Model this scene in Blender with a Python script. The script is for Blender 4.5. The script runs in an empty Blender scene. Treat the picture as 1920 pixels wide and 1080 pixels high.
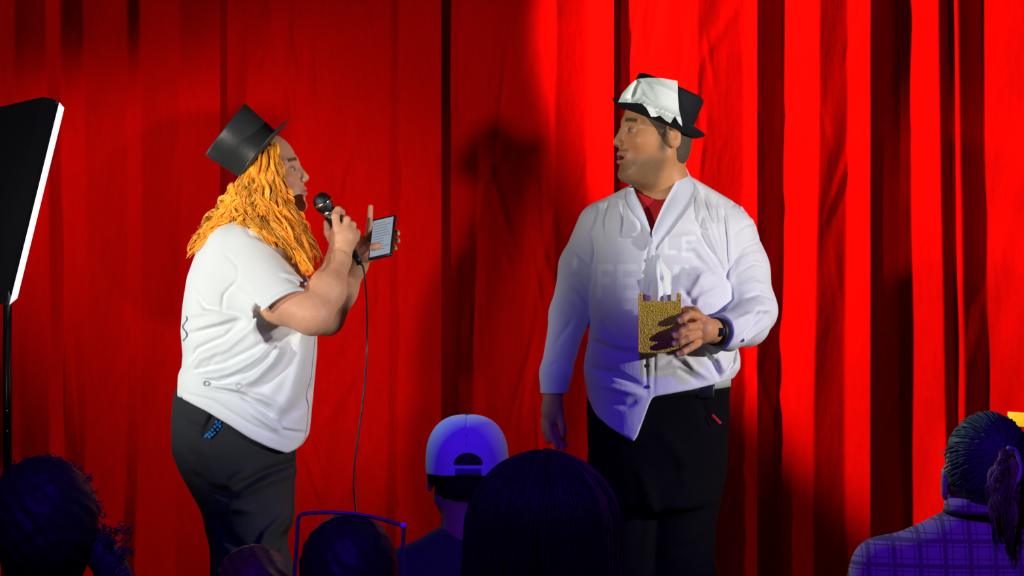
import bpy, math, random
import numpy as np
import openvdb as vdb
from mathutils import Vector, Matrix
from mathutils.bvhtree import BVHTree

random.seed(7)
rng = np.random.RandomState(7)
scene = bpy.context.scene
COL = scene.collection
F = 5600.0          # focal length in pixels of a 1920 px wide frame
CZ = 1.52           # camera height


def W(px, py, Y=8.0):
    return np.array([(px - 960.0) / F * Y, Y, CZ - (py - 540.0) / F * Y])


def w(px, py, dy=0.0):
    return W(px, py, 8.0 + dy)


# ------------------------------------------------------------------ camera
cam_d = bpy.data.cameras.new('camera')
cam_d.sensor_width = 36.0
cam_d.lens = F / 1920.0 * 36.0
cam_d.clip_end = 100
cam = bpy.data.objects.new('camera', cam_d)
cam.location = (0, 0, CZ)
cam.rotation_euler = (math.pi / 2, 0, 0)
COL.objects.link(cam)
scene.camera = cam

# ------------------------------------------------------------------ world
world = bpy.data.worlds.new('world')
scene.world = world
world.use_nodes = True
world.node_tree.nodes['Background'].inputs[0].default_value = (0.30, 0.22, 0.5, 1)
world.node_tree.nodes['Background'].inputs[1].default_value = 0.012
vs = scene.view_settings
vs.view_transform = 'Standard'
vs.look = 'None'
vs.gamma = 1.0
vs.use_curve_mapping = False
vs.exposure = 0.0


def lamp(name, kind, loc, target, energy, color, size=0.3, spot=40, blend=0.3):
    d = bpy.data.lights.new(name, kind)
    d.energy = energy
    d.color = color
    if kind == 'AREA':
        d.shape = 'DISK'
        d.size = size
    else:
        d.shadow_soft_size = size
    if kind == 'SPOT':
        d.spot_size = math.radians(spot)
        d.spot_blend = blend
    o = bpy.data.objects.new(name, d)
    o.location = loc
    v = Vector(target) - Vector(loc)
    o.rotation_euler = v.to_track_quat('-Z', 'Y').to_euler()
    COL.objects.link(o)
    return o


# white key from the left, a little in front of the performers
lamp('key_light', 'SPOT', (-3.6, 5.1, 1.95), (-0.72, 8.0, 1.55), 390, (0.95, 1.0, 0.96), 0.08, 17, 0.6)
# wash from the left front, casts the woman's shadow on the curtain
lamp('wash_light', 'SPOT', (-2.7, 3.2, 1.85), (-0.28, 9.6, 1.74), 600, (1.0, 0.84, 0.78), 0.13, 18.5, 0.75)
# raking wash over the left half of the curtain
lamp('left_wash_light', 'SPOT', (-2.5, 8.5, 2.6), (-0.90, 9.6, 1.50), 92, (1.0, 0.8, 0.75), 0.08, 44, 0.9)
# white pool on the man's head and chest, from the left
lamp('chest_light', 'SPOT', (-2.3, 3.8, 2.3), (0.56, 8.0, 1.83), 580, (1.0, 0.98, 0.93), 0.10, 10.5, 1.0)
# white light from the right side
lamp('side_light', 'SPOT', (3.4, 6.25, 2.0), (0.1, 8.0, 1.64), 380, (1.0, 0.94, 0.93), 0.05, 34, 0.5)
# raking light over the right half of the curtain, from above
lamp('curtain_light', 'SPOT', (-1.25, 8.15, 3.4), (1.46, 9.6, 1.80), 950, (1.0, 0.75, 0.72), 0.04, 35, 0.35)
# violet house light over the audience
lamp('house_light', 'SPOT', (-0.2, 1.5, 4.3), (0.2, 5.7, 1.0), 950, (0.07, 0.004, 1.0), 0.12, 34, 0.8)
# back lights over the stage edges that rim the audience
lamp('back_light', 'SPOT', (-2.4, 8.9, 3.5), (0.85, 5.6, 1.1), 330, (0.55, 1.0, 0.92), 0.08, 20, 0.8)
lamp('back_light', 'SPOT', (2.4, 8.9, 3.5), (-0.35, 6.2, 1.1), 90, (1.0, 0.8, 0.65), 0.08, 22, 0.8)


# ------------------------------------------------------------------ materials
def mat(name, color=(0.5, 0.5, 0.5), rough=0.7, vcol=False, bump=0.0, bscale=80.0, var=0.0, vscale=20.0,
        metal=0.0, sheen=0.0, spec=0.4, emit=None, estr=0.0, sss=0.0, bdist=0.002, stretch=None, coat=0.0):
    m = bpy.data.materials.new(name)
    m.use_nodes = True
    nt = m.node_tree
    b = nt.nodes['Principled BSDF']
    b.inputs['Base Color'].default_value = (*color, 1)
    b.inputs['Roughness'].default_value = rough
    b.inputs['Metallic'].default_value = metal
    b.inputs['Specular IOR Level'].default_value = spec
    b.inputs['Sheen Weight'].default_value = sheen
    b.inputs['Coat Weight'].default_value = coat
    if sss:
        b.inputs['Subsurface Weight'].default_value = sss
        b.inputs['Subsurface Radius'].default_value = (0.012, 0.005, 0.003)
        b.inputs['Subsurface Scale'].default_value = 1.0
    if emit:
        b.inputs['Emission Color'].default_value = (*emit, 1)
        b.inputs['Emission Strength'].default_value = estr
    src = None
    if vcol:
        a = nt.nodes.new('ShaderNodeAttribute')
        a.attribute_name = 'Col'
        src = a.outputs['Color']
    co = nt.nodes.new('ShaderNodeTexCoord').outputs['Object']
    if stretch:
        mp = nt.nodes.new('ShaderNodeMapping')
        mp.inputs['Scale'].default_value = stretch
        nt.links.new(co, mp.inputs['Vector'])
        co = mp.outputs['Vector']
    if var:
        n = nt.nodes.new('ShaderNodeTexNoise')
        n.inputs['Scale'].default_value = vscale
        n.inputs['Detail'].default_value = 4
        nt.links.new(co, n.inputs['Vector'])
        r = nt.nodes.new('ShaderNodeMapRange')
        r.inputs['To Min'].default_value = 1 - var
        r.inputs['To Max'].default_value = 1 + var
        r.inputs['From Min'].default_value = 0.3
        r.inputs['From Max'].default_value = 0.7
        nt.links.new(n.outputs['Fac'], r.inputs['Value'])
        mx = nt.nodes.new('ShaderNodeVectorMath')
        mx.operation = 'SCALE'
        if src:
            nt.links.new(src, mx.inputs[0])
        else:
            mx.inputs[0].default_value = color
        nt.links.new(r.outputs['Result'], mx.inputs['Scale'])
        src = mx.outputs['Vector']
    if src:
        nt.links.new(src, b.inputs['Base Color'])
    if bump:
        n = nt.nodes.new('ShaderNodeTexNoise')
        n.inputs['Scale'].default_value = bscale
        n.inputs['Detail'].default_value = 5
        nt.links.new(co, n.inputs['Vector'])
        bp = nt.nodes.new('ShaderNodeBump')
        bp.inputs['Strength'].default_value = bump
        bp.inputs['Distance'].default_value = bdist
        nt.links.new(n.outputs['Fac'], bp.inputs['Height'])
        nt.links.new(bp.outputs['Normal'], b.inputs['Normal'])
    return m


M = {}
M['curtain'] = mat('red_drape', (0.62, 0.0015, 0.0008), 0.85, bump=0.5, bscale=26, var=0.05, vscale=60, spec=0.0, sheen=0.0, bdist=0.006, stretch=(1, 1, 0.35))
M['skin'] = mat('skin', vcol=True, rough=0.5, bump=0.15, bscale=160, sss=0.0, spec=0.35, bdist=0.001, var=0.06, vscale=60)
M['tee'] = mat('white_jersey', vcol=True, rough=0.9, bump=0.25, bscale=30, spec=0.1, bdist=0.006)
M['shirt'] = mat('white_cotton', vcol=True, rough=0.8, bump=0.3, bscale=24, spec=0.15, bdist=0.008, stretch=(1, 1, 0.6))
M['dark_trouser'] = mat('charcoal_twill', (0.024, 0.026, 0.030), 0.85, bump=0.6, bscale=14, spec=0.15, bdist=0.012)
M['black_trouser'] = mat('black_twill', (0.005, 0.0045, 0.006), 0.9, bump=0.6, bscale=12, spec=0.03, bdist=0.01)
M['hat_satin'] = mat('black_satin', (0.022, 0.027, 0.027), 0.42, bump=0.2, bscale=90, spec=0.5)
M['hat_felt'] = mat('black_felt', (0.010, 0.010, 0.014), 0.75, bump=0.2, bscale=200, spec=0.2)
M['ribbon'] = mat('black_ribbon', (0.012, 0.014, 0.015), 0.3)
M['red_tee'] = mat('red_jersey', (0.50, 0.006, 0.01), 0.9, bump=0.2, bscale=60)
M['tissue'] = mat('white_tissue', (0.86, 0.92, 0.87), 0.95, bump=0.25, bscale=70, spec=0.05)
M['gold'] = mat('gold_print', vcol=True, rough=0.45, bump=0.3, bscale=200)
M['black_plastic'] = mat('black_plastic', (0.010, 0.010, 0.011), 0.35)
M['black_cloth'] = mat('black_softbox_fabric', (0.0035, 0.004, 0.006), 0.9, bump=0.3, bscale=30, spec=0.05)
M['metal'] = mat('chrome', (0.7, 0.7, 0.7), 0.2, metal=1.0)
M['mesh_metal'] = mat('dark_steel_mesh', (0.05, 0.05, 0.055), 0.35, metal=0.9, bump=1.0, bscale=600, bdist=0.001)
M['diffuser'] = mat('softbox_diffuser', (0.9, 0.9, 0.9), 0.9, emit=(0.95, 0.97, 1.0), estr=1.7)
M['red_hair'] = mat('ginger_hair', vcol=True, rough=0.38, spec=0.5)
M['brown_hair'] = mat('brown_hair', vcol=True, rough=0.6, spec=0.3)
M['dark_hair'] = mat('dark_hair', vcol=True, rough=0.55, spec=0.18)
M['screen'] = mat('phone_screen', (0.02, 0.02, 0.02), 0.2, emit=(0.36, 0.43, 0.50), estr=0.75)
M['screen_text'] = mat('phone_text', (0.02, 0.02, 0.02), 0.4, emit=(0.14, 0.16, 0.22), estr=0.75)
M['eye'] = mat('eye', vcol=True, rough=0.15)
M['brass'] = mat('gold_beads', (0.55, 0.30, 0.06), 0.35, metal=0.6)
M['rubber'] = mat('black_rubber', (0.008, 0.008, 0.009), 0.5)
M['pink'] = mat('pink_plastic', (0.8, 0.01, 0.08), 0.4)
M['blue_bead'] = mat('blue_beads', (0.01, 0.22, 0.55), 0.15, coat=1.0)
M['cable'] = mat('black_cable', (0.02, 0.012, 0.016), 0.35)
M['red_tag'] = mat('red_ribbon', (0.7, 0.01, 0.01), 0.6)
M['pale_cloth'] = mat('pale_cloth', (0.42, 0.5, 0.42), 0.9)
M['cap'] = mat('white_cap_cotton', (0.72, 0.72, 0.80), 0.85, bump=0.2, bscale=60)
M['navy'] = mat('navy_jersey', (0.04, 0.05, 0.03), 0.9, bump=0.3, bscale=20)
M['dark_cloth'] = mat('dark_jersey', (0.02, 0.015, 0.03), 0.9, bump=0.3, bscale=20)
M['violet_cloth'] = mat('pale_violet_jersey', (0.25, 0.2, 0.4), 0.9)
M['glitter'] = mat('silver_sequins', (0.75, 0.7, 0.8), 0.12, metal=1.0)
M['yellow'] = mat('yellow_card', (1.0, 0.72, 0.0), 0.6)
M['stage'] = mat('black_stage_board', (0.02, 0.02, 0.02), 0.6, bump=0.2, bscale=10)
M['floor'] = mat('dark_carpet', (0.03, 0.028, 0.03), 0.95, bump=0.4, bscale=60)
M['lip_dark'] = mat('mouth_dark', (0.05, 0.008, 0.008), 0.5)


# ------------------------------------------------------------------ object helpers
def tag(o, label=None, cat=None, group=None, kind=None):
    if label:
        o['label'] = label
    if cat:
        o['category'] = cat
    if group:
        o['group'] = group
    if kind:
        o['kind'] = kind
    return o


def empty(name, loc, label, cat):
    o = bpy.data.objects.new(name, None)
    o.location = loc
    o.empty_display_size = 0.1
    COL.objects.link(o)
    return tag(o, label, cat)


def link(name, verts, faces, m, parent=None, smooth=True, cols=None):
    """verts are world coordinates; a parent is an Empty or mesh that is only translated."""
    off = np.zeros(3)
    if parent is not None:
        p = parent
        while p is not None:
            off += np.array(p.location)
            p = p.parent
    verts = np.asarray(verts, dtype=np.float64)
    org = verts.mean(0) if len(verts) else off
    me = bpy.data.meshes.new(name)
    me.from_pydata((verts - org).tolist(), [], faces if isinstance(faces, list) else faces.tolist())
    me.update()
    if smooth:
        me.shade_smooth()
    if cols is not None:
        a = me.color_attributes.new('Col', 'FLOAT_COLOR', 'POINT')
        c = np.ones((len(verts), 4), dtype=np.float32)
        c[:, :3] = cols
        a.data.foreach_set('color', c.ravel())
    me.materials.append(m)
    o = bpy.data.objects.new(name, me)
    COL.objects.link(o)
    o.location = org - off
    if parent is not None:
        o.parent = parent
    return o


# ------------------------------------------------------------------ signed distance toolkit
def smin(a, b, k):
    if k <= 0:
        return np.minimum(a, b)
    h = np.maximum(k - np.abs(a - b), 0) / k
    return np.minimum(a, b) - h * h * k * 0.25


def smax(a, b, k):
    return -smin(-a, -b, k)


def cone(P, a, b, r1, r2):
    a = np.asarray(a, dtype=np.float32)
    b = np.asarray(b, dtype=np.float32)
    ba = b - a
    q = P - a
    t = np.clip(q @ ba / max(float(ba @ ba), 1e-12), 0, 1)
    q = q - t[:, None] * ba
    return np.sqrt((q * q).sum(1)) - (r1 + (r2 - r1) * t)


def chain(P, pts, rad, k=0.006):
    d = None
    for i in range(len(pts) - 1):
        e = cone(P, pts[i], pts[i + 1], rad[i], rad[i + 1])
        d = e if d is None else smin(d, e, k)
    return d


def ell(P, c, r, R=None):
    q = P - np.asarray(c, dtype=np.float32)
    if R is not None:
        q = q @ R
    r = np.asarray(r, dtype=np.float32)
    k0 = np.sqrt(((q / r) ** 2).sum(1))
    k1 = np.sqrt(((q / (r * r)) ** 2).sum(1)) + 1e-9
    return np.where(k0 < 0.05, k0 * 0 - r.min() * 0.9, k0 * (k0 - 1.0) / k1)


def sm_interp(z, zs, vals, s=0.02):
    """smoothed piecewise linear interpolation, zs increasing"""
    g = np.linspace(zs[0] - 0.1, zs[-1] + 0.1, 400)
    v = np.interp(g, zs, vals)
    st = g[1] - g[0]
    n = max(1, int(s / st))
    ker = np.hanning(2 * n + 3)
    ker /= ker.sum()
    v = np.convolve(np.pad(v, n + 1, mode='edge'), ker, mode='valid')
    return np.interp(z, g, v).astype(np.float32)


class Loft:
    """vertical loft: rows of (py, left px, right px, depth centre, depth half width)"""

    def __init__(self, rows, n=2.2, s=0.02, Y=8.0):
        rows = sorted(rows, key=lambda r: -r[0])
        self.z = np.array([W(0, r[0], Y)[2] for r in rows])
        L = np.array([W(r[1], 0, Y)[0] for r in rows])
        R = np.array([W(r[2], 0, Y)[0] for r in rows])
        self.cx, self.rx = (L + R) / 2, (R - L) / 2
        self.cy = np.array([Y + r[3] for r in rows])
        self.ry = np.array([r[4] for r in rows])
        self.n = n
        self.s = s

    def at(self, z):
        return [sm_interp(z, self.z, v, self.s) for v in (self.cx, self.cy, self.rx, self.ry)]

    def __call__(self, P, off=0.0):
        cx, cy, rx, ry = self.at(P[:, 2])
        rx = rx + off
        ry = ry + off
        x = np.abs(P[:, 0] - cx) / rx
        y = np.abs(P[:, 1] - cy) / ry
        q = (x ** self.n + y ** self.n) ** (1 / self.n)
        return (q - 1) * np.minimum(rx, ry)


def mesh_sdf(fn, lo, hi, h):
    lo = np.asarray(lo, dtype=np.float64)
    hi = np.asarray(hi, dtype=np.float64)
    B = 8
    nb = np.ceil((hi - lo) / (h * B)).astype(int) + 1
    c = [lo[i] + (np.arange(nb[i]) + 0.5) * B * h - 0.5 * h for i in range(3)]
    G = np.stack(np.meshgrid(*c, indexing='ij'), -1).reshape(-1, 3).astype(np.float32)
    dc = np.concatenate([fn(G[i:i + 200000]) for i in range(0, len(G), 200000)])
    act = np.abs(dc) < h * B * 1.5 + 0.004
    bg = 3 * h
    arr = np.repeat(np.repeat(np.repeat(np.where(dc > 0, bg, -bg).astype(np.float32).reshape(nb), B, 0), B, 1), B, 2)
    view = arr.reshape(nb[0], B, nb[1], B, nb[2], B)
    loc = np.stack(np.meshgrid(*[np.arange(B)] * 3, indexing='ij'), -1).reshape(-1, 3)
    idx = np.argwhere(act.reshape(nb))
    for i in range(0, len(idx), 400):
        s = idx[i:i + 400]
        pts = (lo + (s[:, None, :] * B + loc[None]) * h).reshape(-1, 3).astype(np.float32)
        v = np.clip(fn(pts), -bg, bg).astype(np.float32).reshape(-1, B, B, B)
        view[s[:, 0], :, s[:, 1], :, s[:, 2], :] = v
    arr[0], arr[-1], arr[:, 0], arr[:, -1], arr[:, :, 0], arr[:, :, -1] = bg, bg, bg, bg, bg, bg
    g = vdb.FloatGrid(bg)
    g.copyFromArray(arr)
    r = g.convertToPolygons(0.0)
    pts, quads = (r[0], r[1]) if len(r) == 2 else (r[0], r[2])
    verts = lo + np.asarray(pts, dtype=np.float64) * h
    return verts, np.asarray(quads)[:, ::-1]


def build(name, fn, lo, hi, h, m, parent=None, col=None):
    v, f = mesh_sdf(fn, lo, hi, h)
    return link(name, v, f, m, parent, True, None if col is None else col(v))


def poly_fold(P, pts, wd, amp, Y=8.0, prep=None):
    """gaussian crease along an image-plane polyline at depth Y, on the side facing the audience"""
    x, z = P[:, 0], P[:, 2]
    best = np.full(len(P), 9.0, dtype=np.float32)
    n = len(pts) - 1
    tt = np.zeros(len(P), dtype=np.float32)
    q = [W(p[0], p[1], Y) for p in pts]
    for i in range(n):
        a, b = q[i], q[i + 1]
        dx, dz = b[0] - a[0], b[2] - a[2]
        l2 = dx * dx + dz * dz
        t = np.clip(((x - a[0]) * dx + (z - a[2]) * dz) / l2, 0, 1)
        d = np.hypot(x - a[0] - t * dx, z - a[2] - t * dz)
        u = d < best
        best = np.where(u, d, best)
        tt = np.where(u, (i + t) / n, tt)
    return amp * np.exp(-(best / wd) ** 2) * np.sqrt(np.clip(np.sin(np.pi * np.clip(tt, 0.02, 0.98)), 0, 1))


def frame(fwd, up):
    f = np.array(fwd, dtype=float)
    f /= np.linalg.norm(f)
    u = np.array(up, dtype=float)
    u -= f * (u @ f)
    u /= np.linalg.norm(u)
    l = np.cross(u, f)
    return np.stack([f, l, u], 1).astype(np.float32)   # columns: forward, left, up


def head_d(L, mouth=0.0, heavy=0.0, nose=1.0, ears=(1, -1), back=0.0):
    d = ell(L, (-0.012 + back / 2, 0, 0.028), (0.098 - back / 2, 0.078, 0.088))
    d = smin(d, ell(L, (0.030, 0, -0.035), (0.060, 0.061 + heavy * 0.006, 0.078)), 0.03)
    for s in (1, -1):
        d = smin(d, cone(L, (0.0, s * 0.05, -0.05), (0.058, s * 0.02, -0.096 - mouth * 0.6), 0.022 + heavy * 0.006, 0.017), 0.025)
        d = smin(d, cone(L, (0.079, s * 0.010, 0.018), (0.066, s * 0.046, 0.020), 0.0105, 0.008), 0.014)
        d = smin(d, ell(L, (0.055, s * 0.043, -0.026), (0.024, 0.02, 0.020)), 0.02)
    d = smin(d, cone(L, (0.071, -0.010, -0.101 - mouth), (0.071, 0.010, -0.101 - mouth), 0.016, 0.016), 0.02)
    for s in (1, -1):
        d = smax(d, -ell(L, (0.096, s * 0.031, -0.001), (0.017, 0.017, 0.0125)), 0.012)
        e = ell(L, (0.0735, s * 0.031, -0.003), (0.0150, 0.0155, 0.0145))
        e = smax(e, -ell(L, (0.090, s * 0.032, -0.0035), (0.012, 0.0120, 0.0034)), 0.002)
        d = smin(d, e, 0.004)
    d = smin(d, cone(L, (0.085, 0, 0.008), (0.1030 * nose, 0, -0.031), 0.0062, 0.0090), 0.012)
    for s in (1, -1):
        d = smin(d, ell(L, (0.0965, s * 0.0105, -0.0365), (0.010, 0.0068, 0.0065)), 0.006)
    for s in (1, -1):
        d = smax(d, -ell(L, (0.101, s * 0.0065, -0.0445), (0.006, 0.0032, 0.004)), 0.002)
    # mouth mound and lips
    d = smin(d, ell(L, (0.074, 0, -0.066), (0.020, 0.028, 0.022)), 0.015)
    for s in (1, -1):
        d = smin(d, cone(L, (0.0915, s * 0.004, -0.0605), (0.079, s * 0.023, -0.0655), 0.0072, 0.0040), 0.005)
        d = smin(d, cone(L, (0.0895, s * 0.003, -0.0725 - mouth), (0.079, s * 0.021, -0.0665 - mouth * 0.5), 0.0084, 0.0040), 0.005)
    d = smax(d, -ell(L, (0.094, 0, -0.0663 - mouth * 0.55), (0.020, 0.019, 0.0012 + mouth * 0.62)), 0.003)
    d = smax(d, -ell(L, (0.098, 0, -0.086 - mouth), (0.010, 0.02, 0.005)), 0.012)
    for s in ears:
        R = np.array([[0.96, 0, 0.25], [0, 1, 0], [-0.25, 0, 0.96]], dtype=np.float32)
        e = ell(L, (-0.010, s * 0.081, -0.006), (0.019, 0.0085, 0.033), R)
        e = smax(e, -ell(L, (-0.006, s * 0.090, -0.002), (0.011, 0.0085, 0.020), R), 0.005)
        d = smin(d, e, 0.006)
        d = smin(d, ell(L, (0.006, s * 0.080, -0.008), (0.004, 0.006, 0.006)), 0.004)
    return d


def head_color(L, base, lip, brow, stubble=0.0, mouth=0.0, hairline=None):
    n = len(L)
    c = np.tile(np.array(base, dtype=np.float64), (n, 1))
    x, y, z = L[:, 0], np.abs(L[:, 1]), L[:, 2]

    def mixc(mask, colr):
        nonlocal c
        mask = np.clip(mask, 0, 1)[:, None]
        c = c * (1 - mask) + np.array(colr) * mask
    # ruddy cheek, nose
    mixc(0.45 * np.exp(-((x - 0.07) ** 2 + (y - 0.042) ** 2 + (z + 0.035) ** 2) / 0.022 ** 2), np.array(base) * [1.05, 0.62, 0.6])
    if stubble:
        st = np.clip((-(z + 0.046 + 0.25 * np.clip(x - 0.04, -0.1, 0.1)) / 0.03), 0, 1) * np.clip((x + 0.012) / 0.02, 0, 1)
        st *= np.where(z > -0.125, 1, np.clip((z + 0.15) / 0.02, 0, 1))
        st *= 0.75 + 0.25 * np.sin(x * 900) * np.sin(z * 1100) + 0.0
        mixc(stubble * st, (0.16, 0.10, 0.05))
        side = np.exp(-((x - 0.012) / 0.012) ** 2) * np.clip((0.02 - z) / 0.02, 0, 1) * np.clip((z + 0.06) / 0.02, 0, 1) * (y > 0.05)
        mixc(stubble * side, (0.14, 0.09, 0.05))
        mixc(0.8 * stubble * np.exp(-((z + 0.052) / 0.005) ** 2) * (x > 0.08) * (y < 0.03), (0.15, 0.09, 0.05))
    lm = (x > 0.076) * (y < 0.026) * np.clip(1.3 - np.abs(z + 0.0665 + mouth * 0.5) / (0.0105 + mouth * 0.5 - 0.012 * np.clip(y / 0.026, 0, 1) * 0.4), 0, 1) * 1.6
    mixc(lm, lip)
    if mouth > 0:
        inn = ((y / 0.019) ** 2 + ((z + 0.0663 + mouth * 0.55) / (mouth * 0.62)) ** 2 < 1.0) & (x < 0.0905) & (x > 0.06)
        mixc(inn * 1.0, (0.05, 0.01, 0.01))
    # brows
    bz = 0.0225 - 0.10 * np.clip(y - 0.03, 0, 1)
    mixc(1.6 * np.exp(-((z - bz) / 0.0046) ** 2) * (y > 0.012) * (y < 0.050) * (x > 0.055), brow)
    # lash line
    for zz in (0.0015, -0.0085):
        mixc(0.75 * np.exp(-((z - zz) / 0.0018) ** 2) * (y > 0.02) * (y < 0.044) * (x > 0.075), np.array(brow) * 0.7)
    return c


def eyeball(cen, R, s, iris, parent, name='eye'):
    """uv sphere with an iris disc coloured along its local forward axis"""
    look = np.array([1.0, 0, 0.0])
    vs_, fs_ = [], []
    nu, nv = 24, 16
    for i in range(nv + 1):
        th = math.pi * i / nv
        for j in range(nu):
            ph = 2 * math.pi * j / nu
            vs_.append((math.cos(th), math.sin(th) * math.cos(ph), math.sin(th) * math.sin(ph)))
    for i in range(nv):
        for j in range(nu):
            fs_.append((i * nu + j, i * nu + (j + 1) % nu, (i + 1) * nu + (j + 1) % nu, (i + 1) * nu + j))
    v = np.array(vs_)
    ang = np.degrees(np.arccos(np.clip(v @ look, -1, 1)))
    c = np.where(ang[:, None] < 12, (0.01, 0.01, 0.01), np.where(ang[:, None] < 27, iris, (0.34, 0.28, 0.24)))
    wv = cen + (v * 0.0135 * s) @ R.T.astype(float)
    return link(name, wv, fs_, M['eye'], parent, True, c)


# ------------------------------------------------------------------ tubes, lathes, sheets
def catmull(pts, n):
    p = np.array(pts, dtype=float)
    p = np.vstack([2 * p[0] - p[1], p, 2 * p[-1] - p[-2]])
    m = len(p) - 3
    out = []
    for u in np.linspace(0, m - 1e-6, n):
        i = int(u)
        t = u - i
        a, b, c, d = p[i], p[i + 1], p[i + 2], p[i + 3]
        out.append(0.5 * ((2 * b) + (-a + c) * t + (2 * a - 5 * b + 4 * c - d) * t * t + (-a + 3 * b - 3 * c + d) * t ** 3))
    return np.array(out)


def tube_mesh(paths, sides=6):
    V, Fc, off = [], [], 0
    for pts, rad in paths:
        pts = np.asarray(pts, dtype=float)
        n = len(pts)
        tan = np.gradient(pts, axis=0)
        tan /= np.linalg.norm(tan, axis=1)[:, None] + 1e-12
        ref = np.array([0, 1, 0.13]) if abs(tan[0][1]) < 0.9 else np.array([1, 0, 0.1])
        a = np.cross(tan, ref)
        a /= np.linalg.norm(a, axis=1)[:, None] + 1e-12
        b = np.cross(tan, a)
        rad = np.broadcast_to(rad, (n,))
        ang = np.arange(sides) * 2 * math.pi / sides
        ring = pts[:, None] + rad[:, None, None] * (np.cos(ang)[None, :, None] * a[:, None] + np.sin(ang)[None, :, None] * b[:, None])
        V.append(ring.reshape(-1, 3))
        i = np.arange(n - 1)[:, None] * sides + off
        j = np.arange(sides)[None]
        k = (j + 1) % sides
        q = np.stack([i + j, i + k, i + sides + k, i + sides + j], -1).reshape(-1, 4)
        Fc.extend(q.tolist())
        Fc.append([off + x for x in range(sides)][::-1])
        Fc.append([off + (n - 1) * sides + x for x in range(sides)])
        off += n * sides
    return np.vstack(V), Fc


def tube(name, pts, rad, m, parent=None, sides=10, n=None):
    if n:
        rr = np.broadcast_to(rad, (len(pts),)).astype(float)
        u = np.linspace(0, len(pts) - 1, n)
        rad = np.interp(u, np.arange(len(pts)), rr)
        pts = catmull(pts, n)
    v, f = tube_mesh([(pts, rad)], sides)
    return link(name, v, f, m, parent)


def lathe(prof, R, c, n=64, warp=None):
    """prof: (radius, height); R columns forward,left,up"""
    v = []
    for r, h in prof:
        for j in range(n):
            a = 2 * math.pi * j / n
            p = np.array([r * math.cos(a), r * math.sin(a), h])
            if warp:
                p = warp(p, a, r)
            v.append(p)
    v = np.array(v) @ R.T.astype(float) + c
    f = []
    for i in range(len(prof) - 1):
        for j in range(n):
            k = (j + 1) % n
            f.append((i * n + j, i * n + k, (i + 1) * n + k, (i + 1) * n + j))
    return v, f


def box_mesh(cs, R, c, bev=0.0):
    import bmesh
    bm = bmesh.new()
    bmesh.ops.create_cube(bm, size=1.0)
    bmesh.ops.scale(bm, vec=Vector(cs), verts=bm.verts)
    if bev:
        bmesh.ops.bevel(bm, geom=bm.edges[:], offset=bev, segments=3, affect='EDGES', profile=0.5)
    v = np.array([x.co[:] for x in bm.verts]) @ np.array(R, dtype=float).T + np.array(c)
    f = [[x.index for x in p.verts] for p in bm.faces]
    bm.free()
    return v, f


I3 = np.eye(3)


def bvh_of(objs):
    V, Fc = [], []
    for o in objs:
        mw = np.array(o.location)
        p = o.parent
        while p is not None:
            mw = mw + np.array(p.location)
            p = p.parent
        b = len(V)
        V.extend((np.array([x.co[:] for x in o.data.vertices]) + mw).tolist())
        Fc.extend([[b + i for i in q.vertices] for q in o.data.polygons])
    return BVHTree.FromPolygons(V, Fc)


def hit_y(bvh, x, z, y0=7.0):
    h = bvh.ray_cast(Vector((x, y0, z)), Vector((0, 1, 0)))
    return h[0][1] if h[0] is not None else None


#CURTAIN
# ------------------------------------------------------------------ curtain
YC = 9.6
panels = [
    (-520, 415, [(-520, -430, -.4), (-430, -380, .7), (-380, -290, -.4), (-290, -250, .8), (-250, -160, -.35), (-160, -120, .6), (-120, -30, -.3), (-30, 28, .45), (28, 90, -.22), (90, 112, 1.0), (112, 158, -.5), (158, 238, .20), (238, 262, -.6), (262, 335, .28), (335, 415, -.18)]),
    (412, 828, [(412, 440, .1), (440, 500, -.18), (500, 560, .0), (560, 600, -.2), (600, 650, .12), (650, 730, -.16), (730, 745, .8), (745, 828, -.32)]),
    (822, 1150, [(822, 862, .12), (862, 920, -.30), (920, 990, -.02), (990, 1048, -.16), (1048, 1108, .55), (1108, 1150, -.55)]),
    (1144, 1419, [(1144, 1170, .0), (1170, 1235, -.10), (1235, 1258, -.42), (1258, 1310, -.05), (1310, 1352, .5), (1352, 1398, .42), (1398, 1419, -1.2)]),
    (1410, 1629, [(1410, 1465, .30), (1465, 1530, -.62), (1530, 1588, .45), (1588, 1629, -.6)]),
    (1622, 2440, [(1622, 1688, .42), (1688, 1762, -.62), (1762, 1784, 1.1), (1784, 1799, -.9), (1799, 1848, .62), (1848, 1930, -.42), (1930, 1990, .8), (1990, 2080, -.6), (2080, 2130, .9), (2130, 2230, -.5), (2230, 2290, .8), (2290, 2440, -.4)]),
]
curtain = empty('stage_curtain', (0, YC, 0.24), 'full-width bright red stage curtain hanging in deep vertical folds behind both performers', 'curtain')
ztop, zbot = 3.6, 0.245
creases = []
for _ in range(230):
    cxp = rng.choice([rng.uniform(440, 740), rng.uniform(-100, 1950), rng.uniform(1180, 1420), rng.uniform(860, 1060), rng.uniform(560, 700)])
    czp = rng.uniform(-50, 1150)
    ln = rng.uniform(40, 150)
    an = rng.normal(0, 0.28)
    creases.append((cxp, czp, ln, an, rng.uniform(4, 9), rng.uniform(-0.009, 0.009)))
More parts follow.
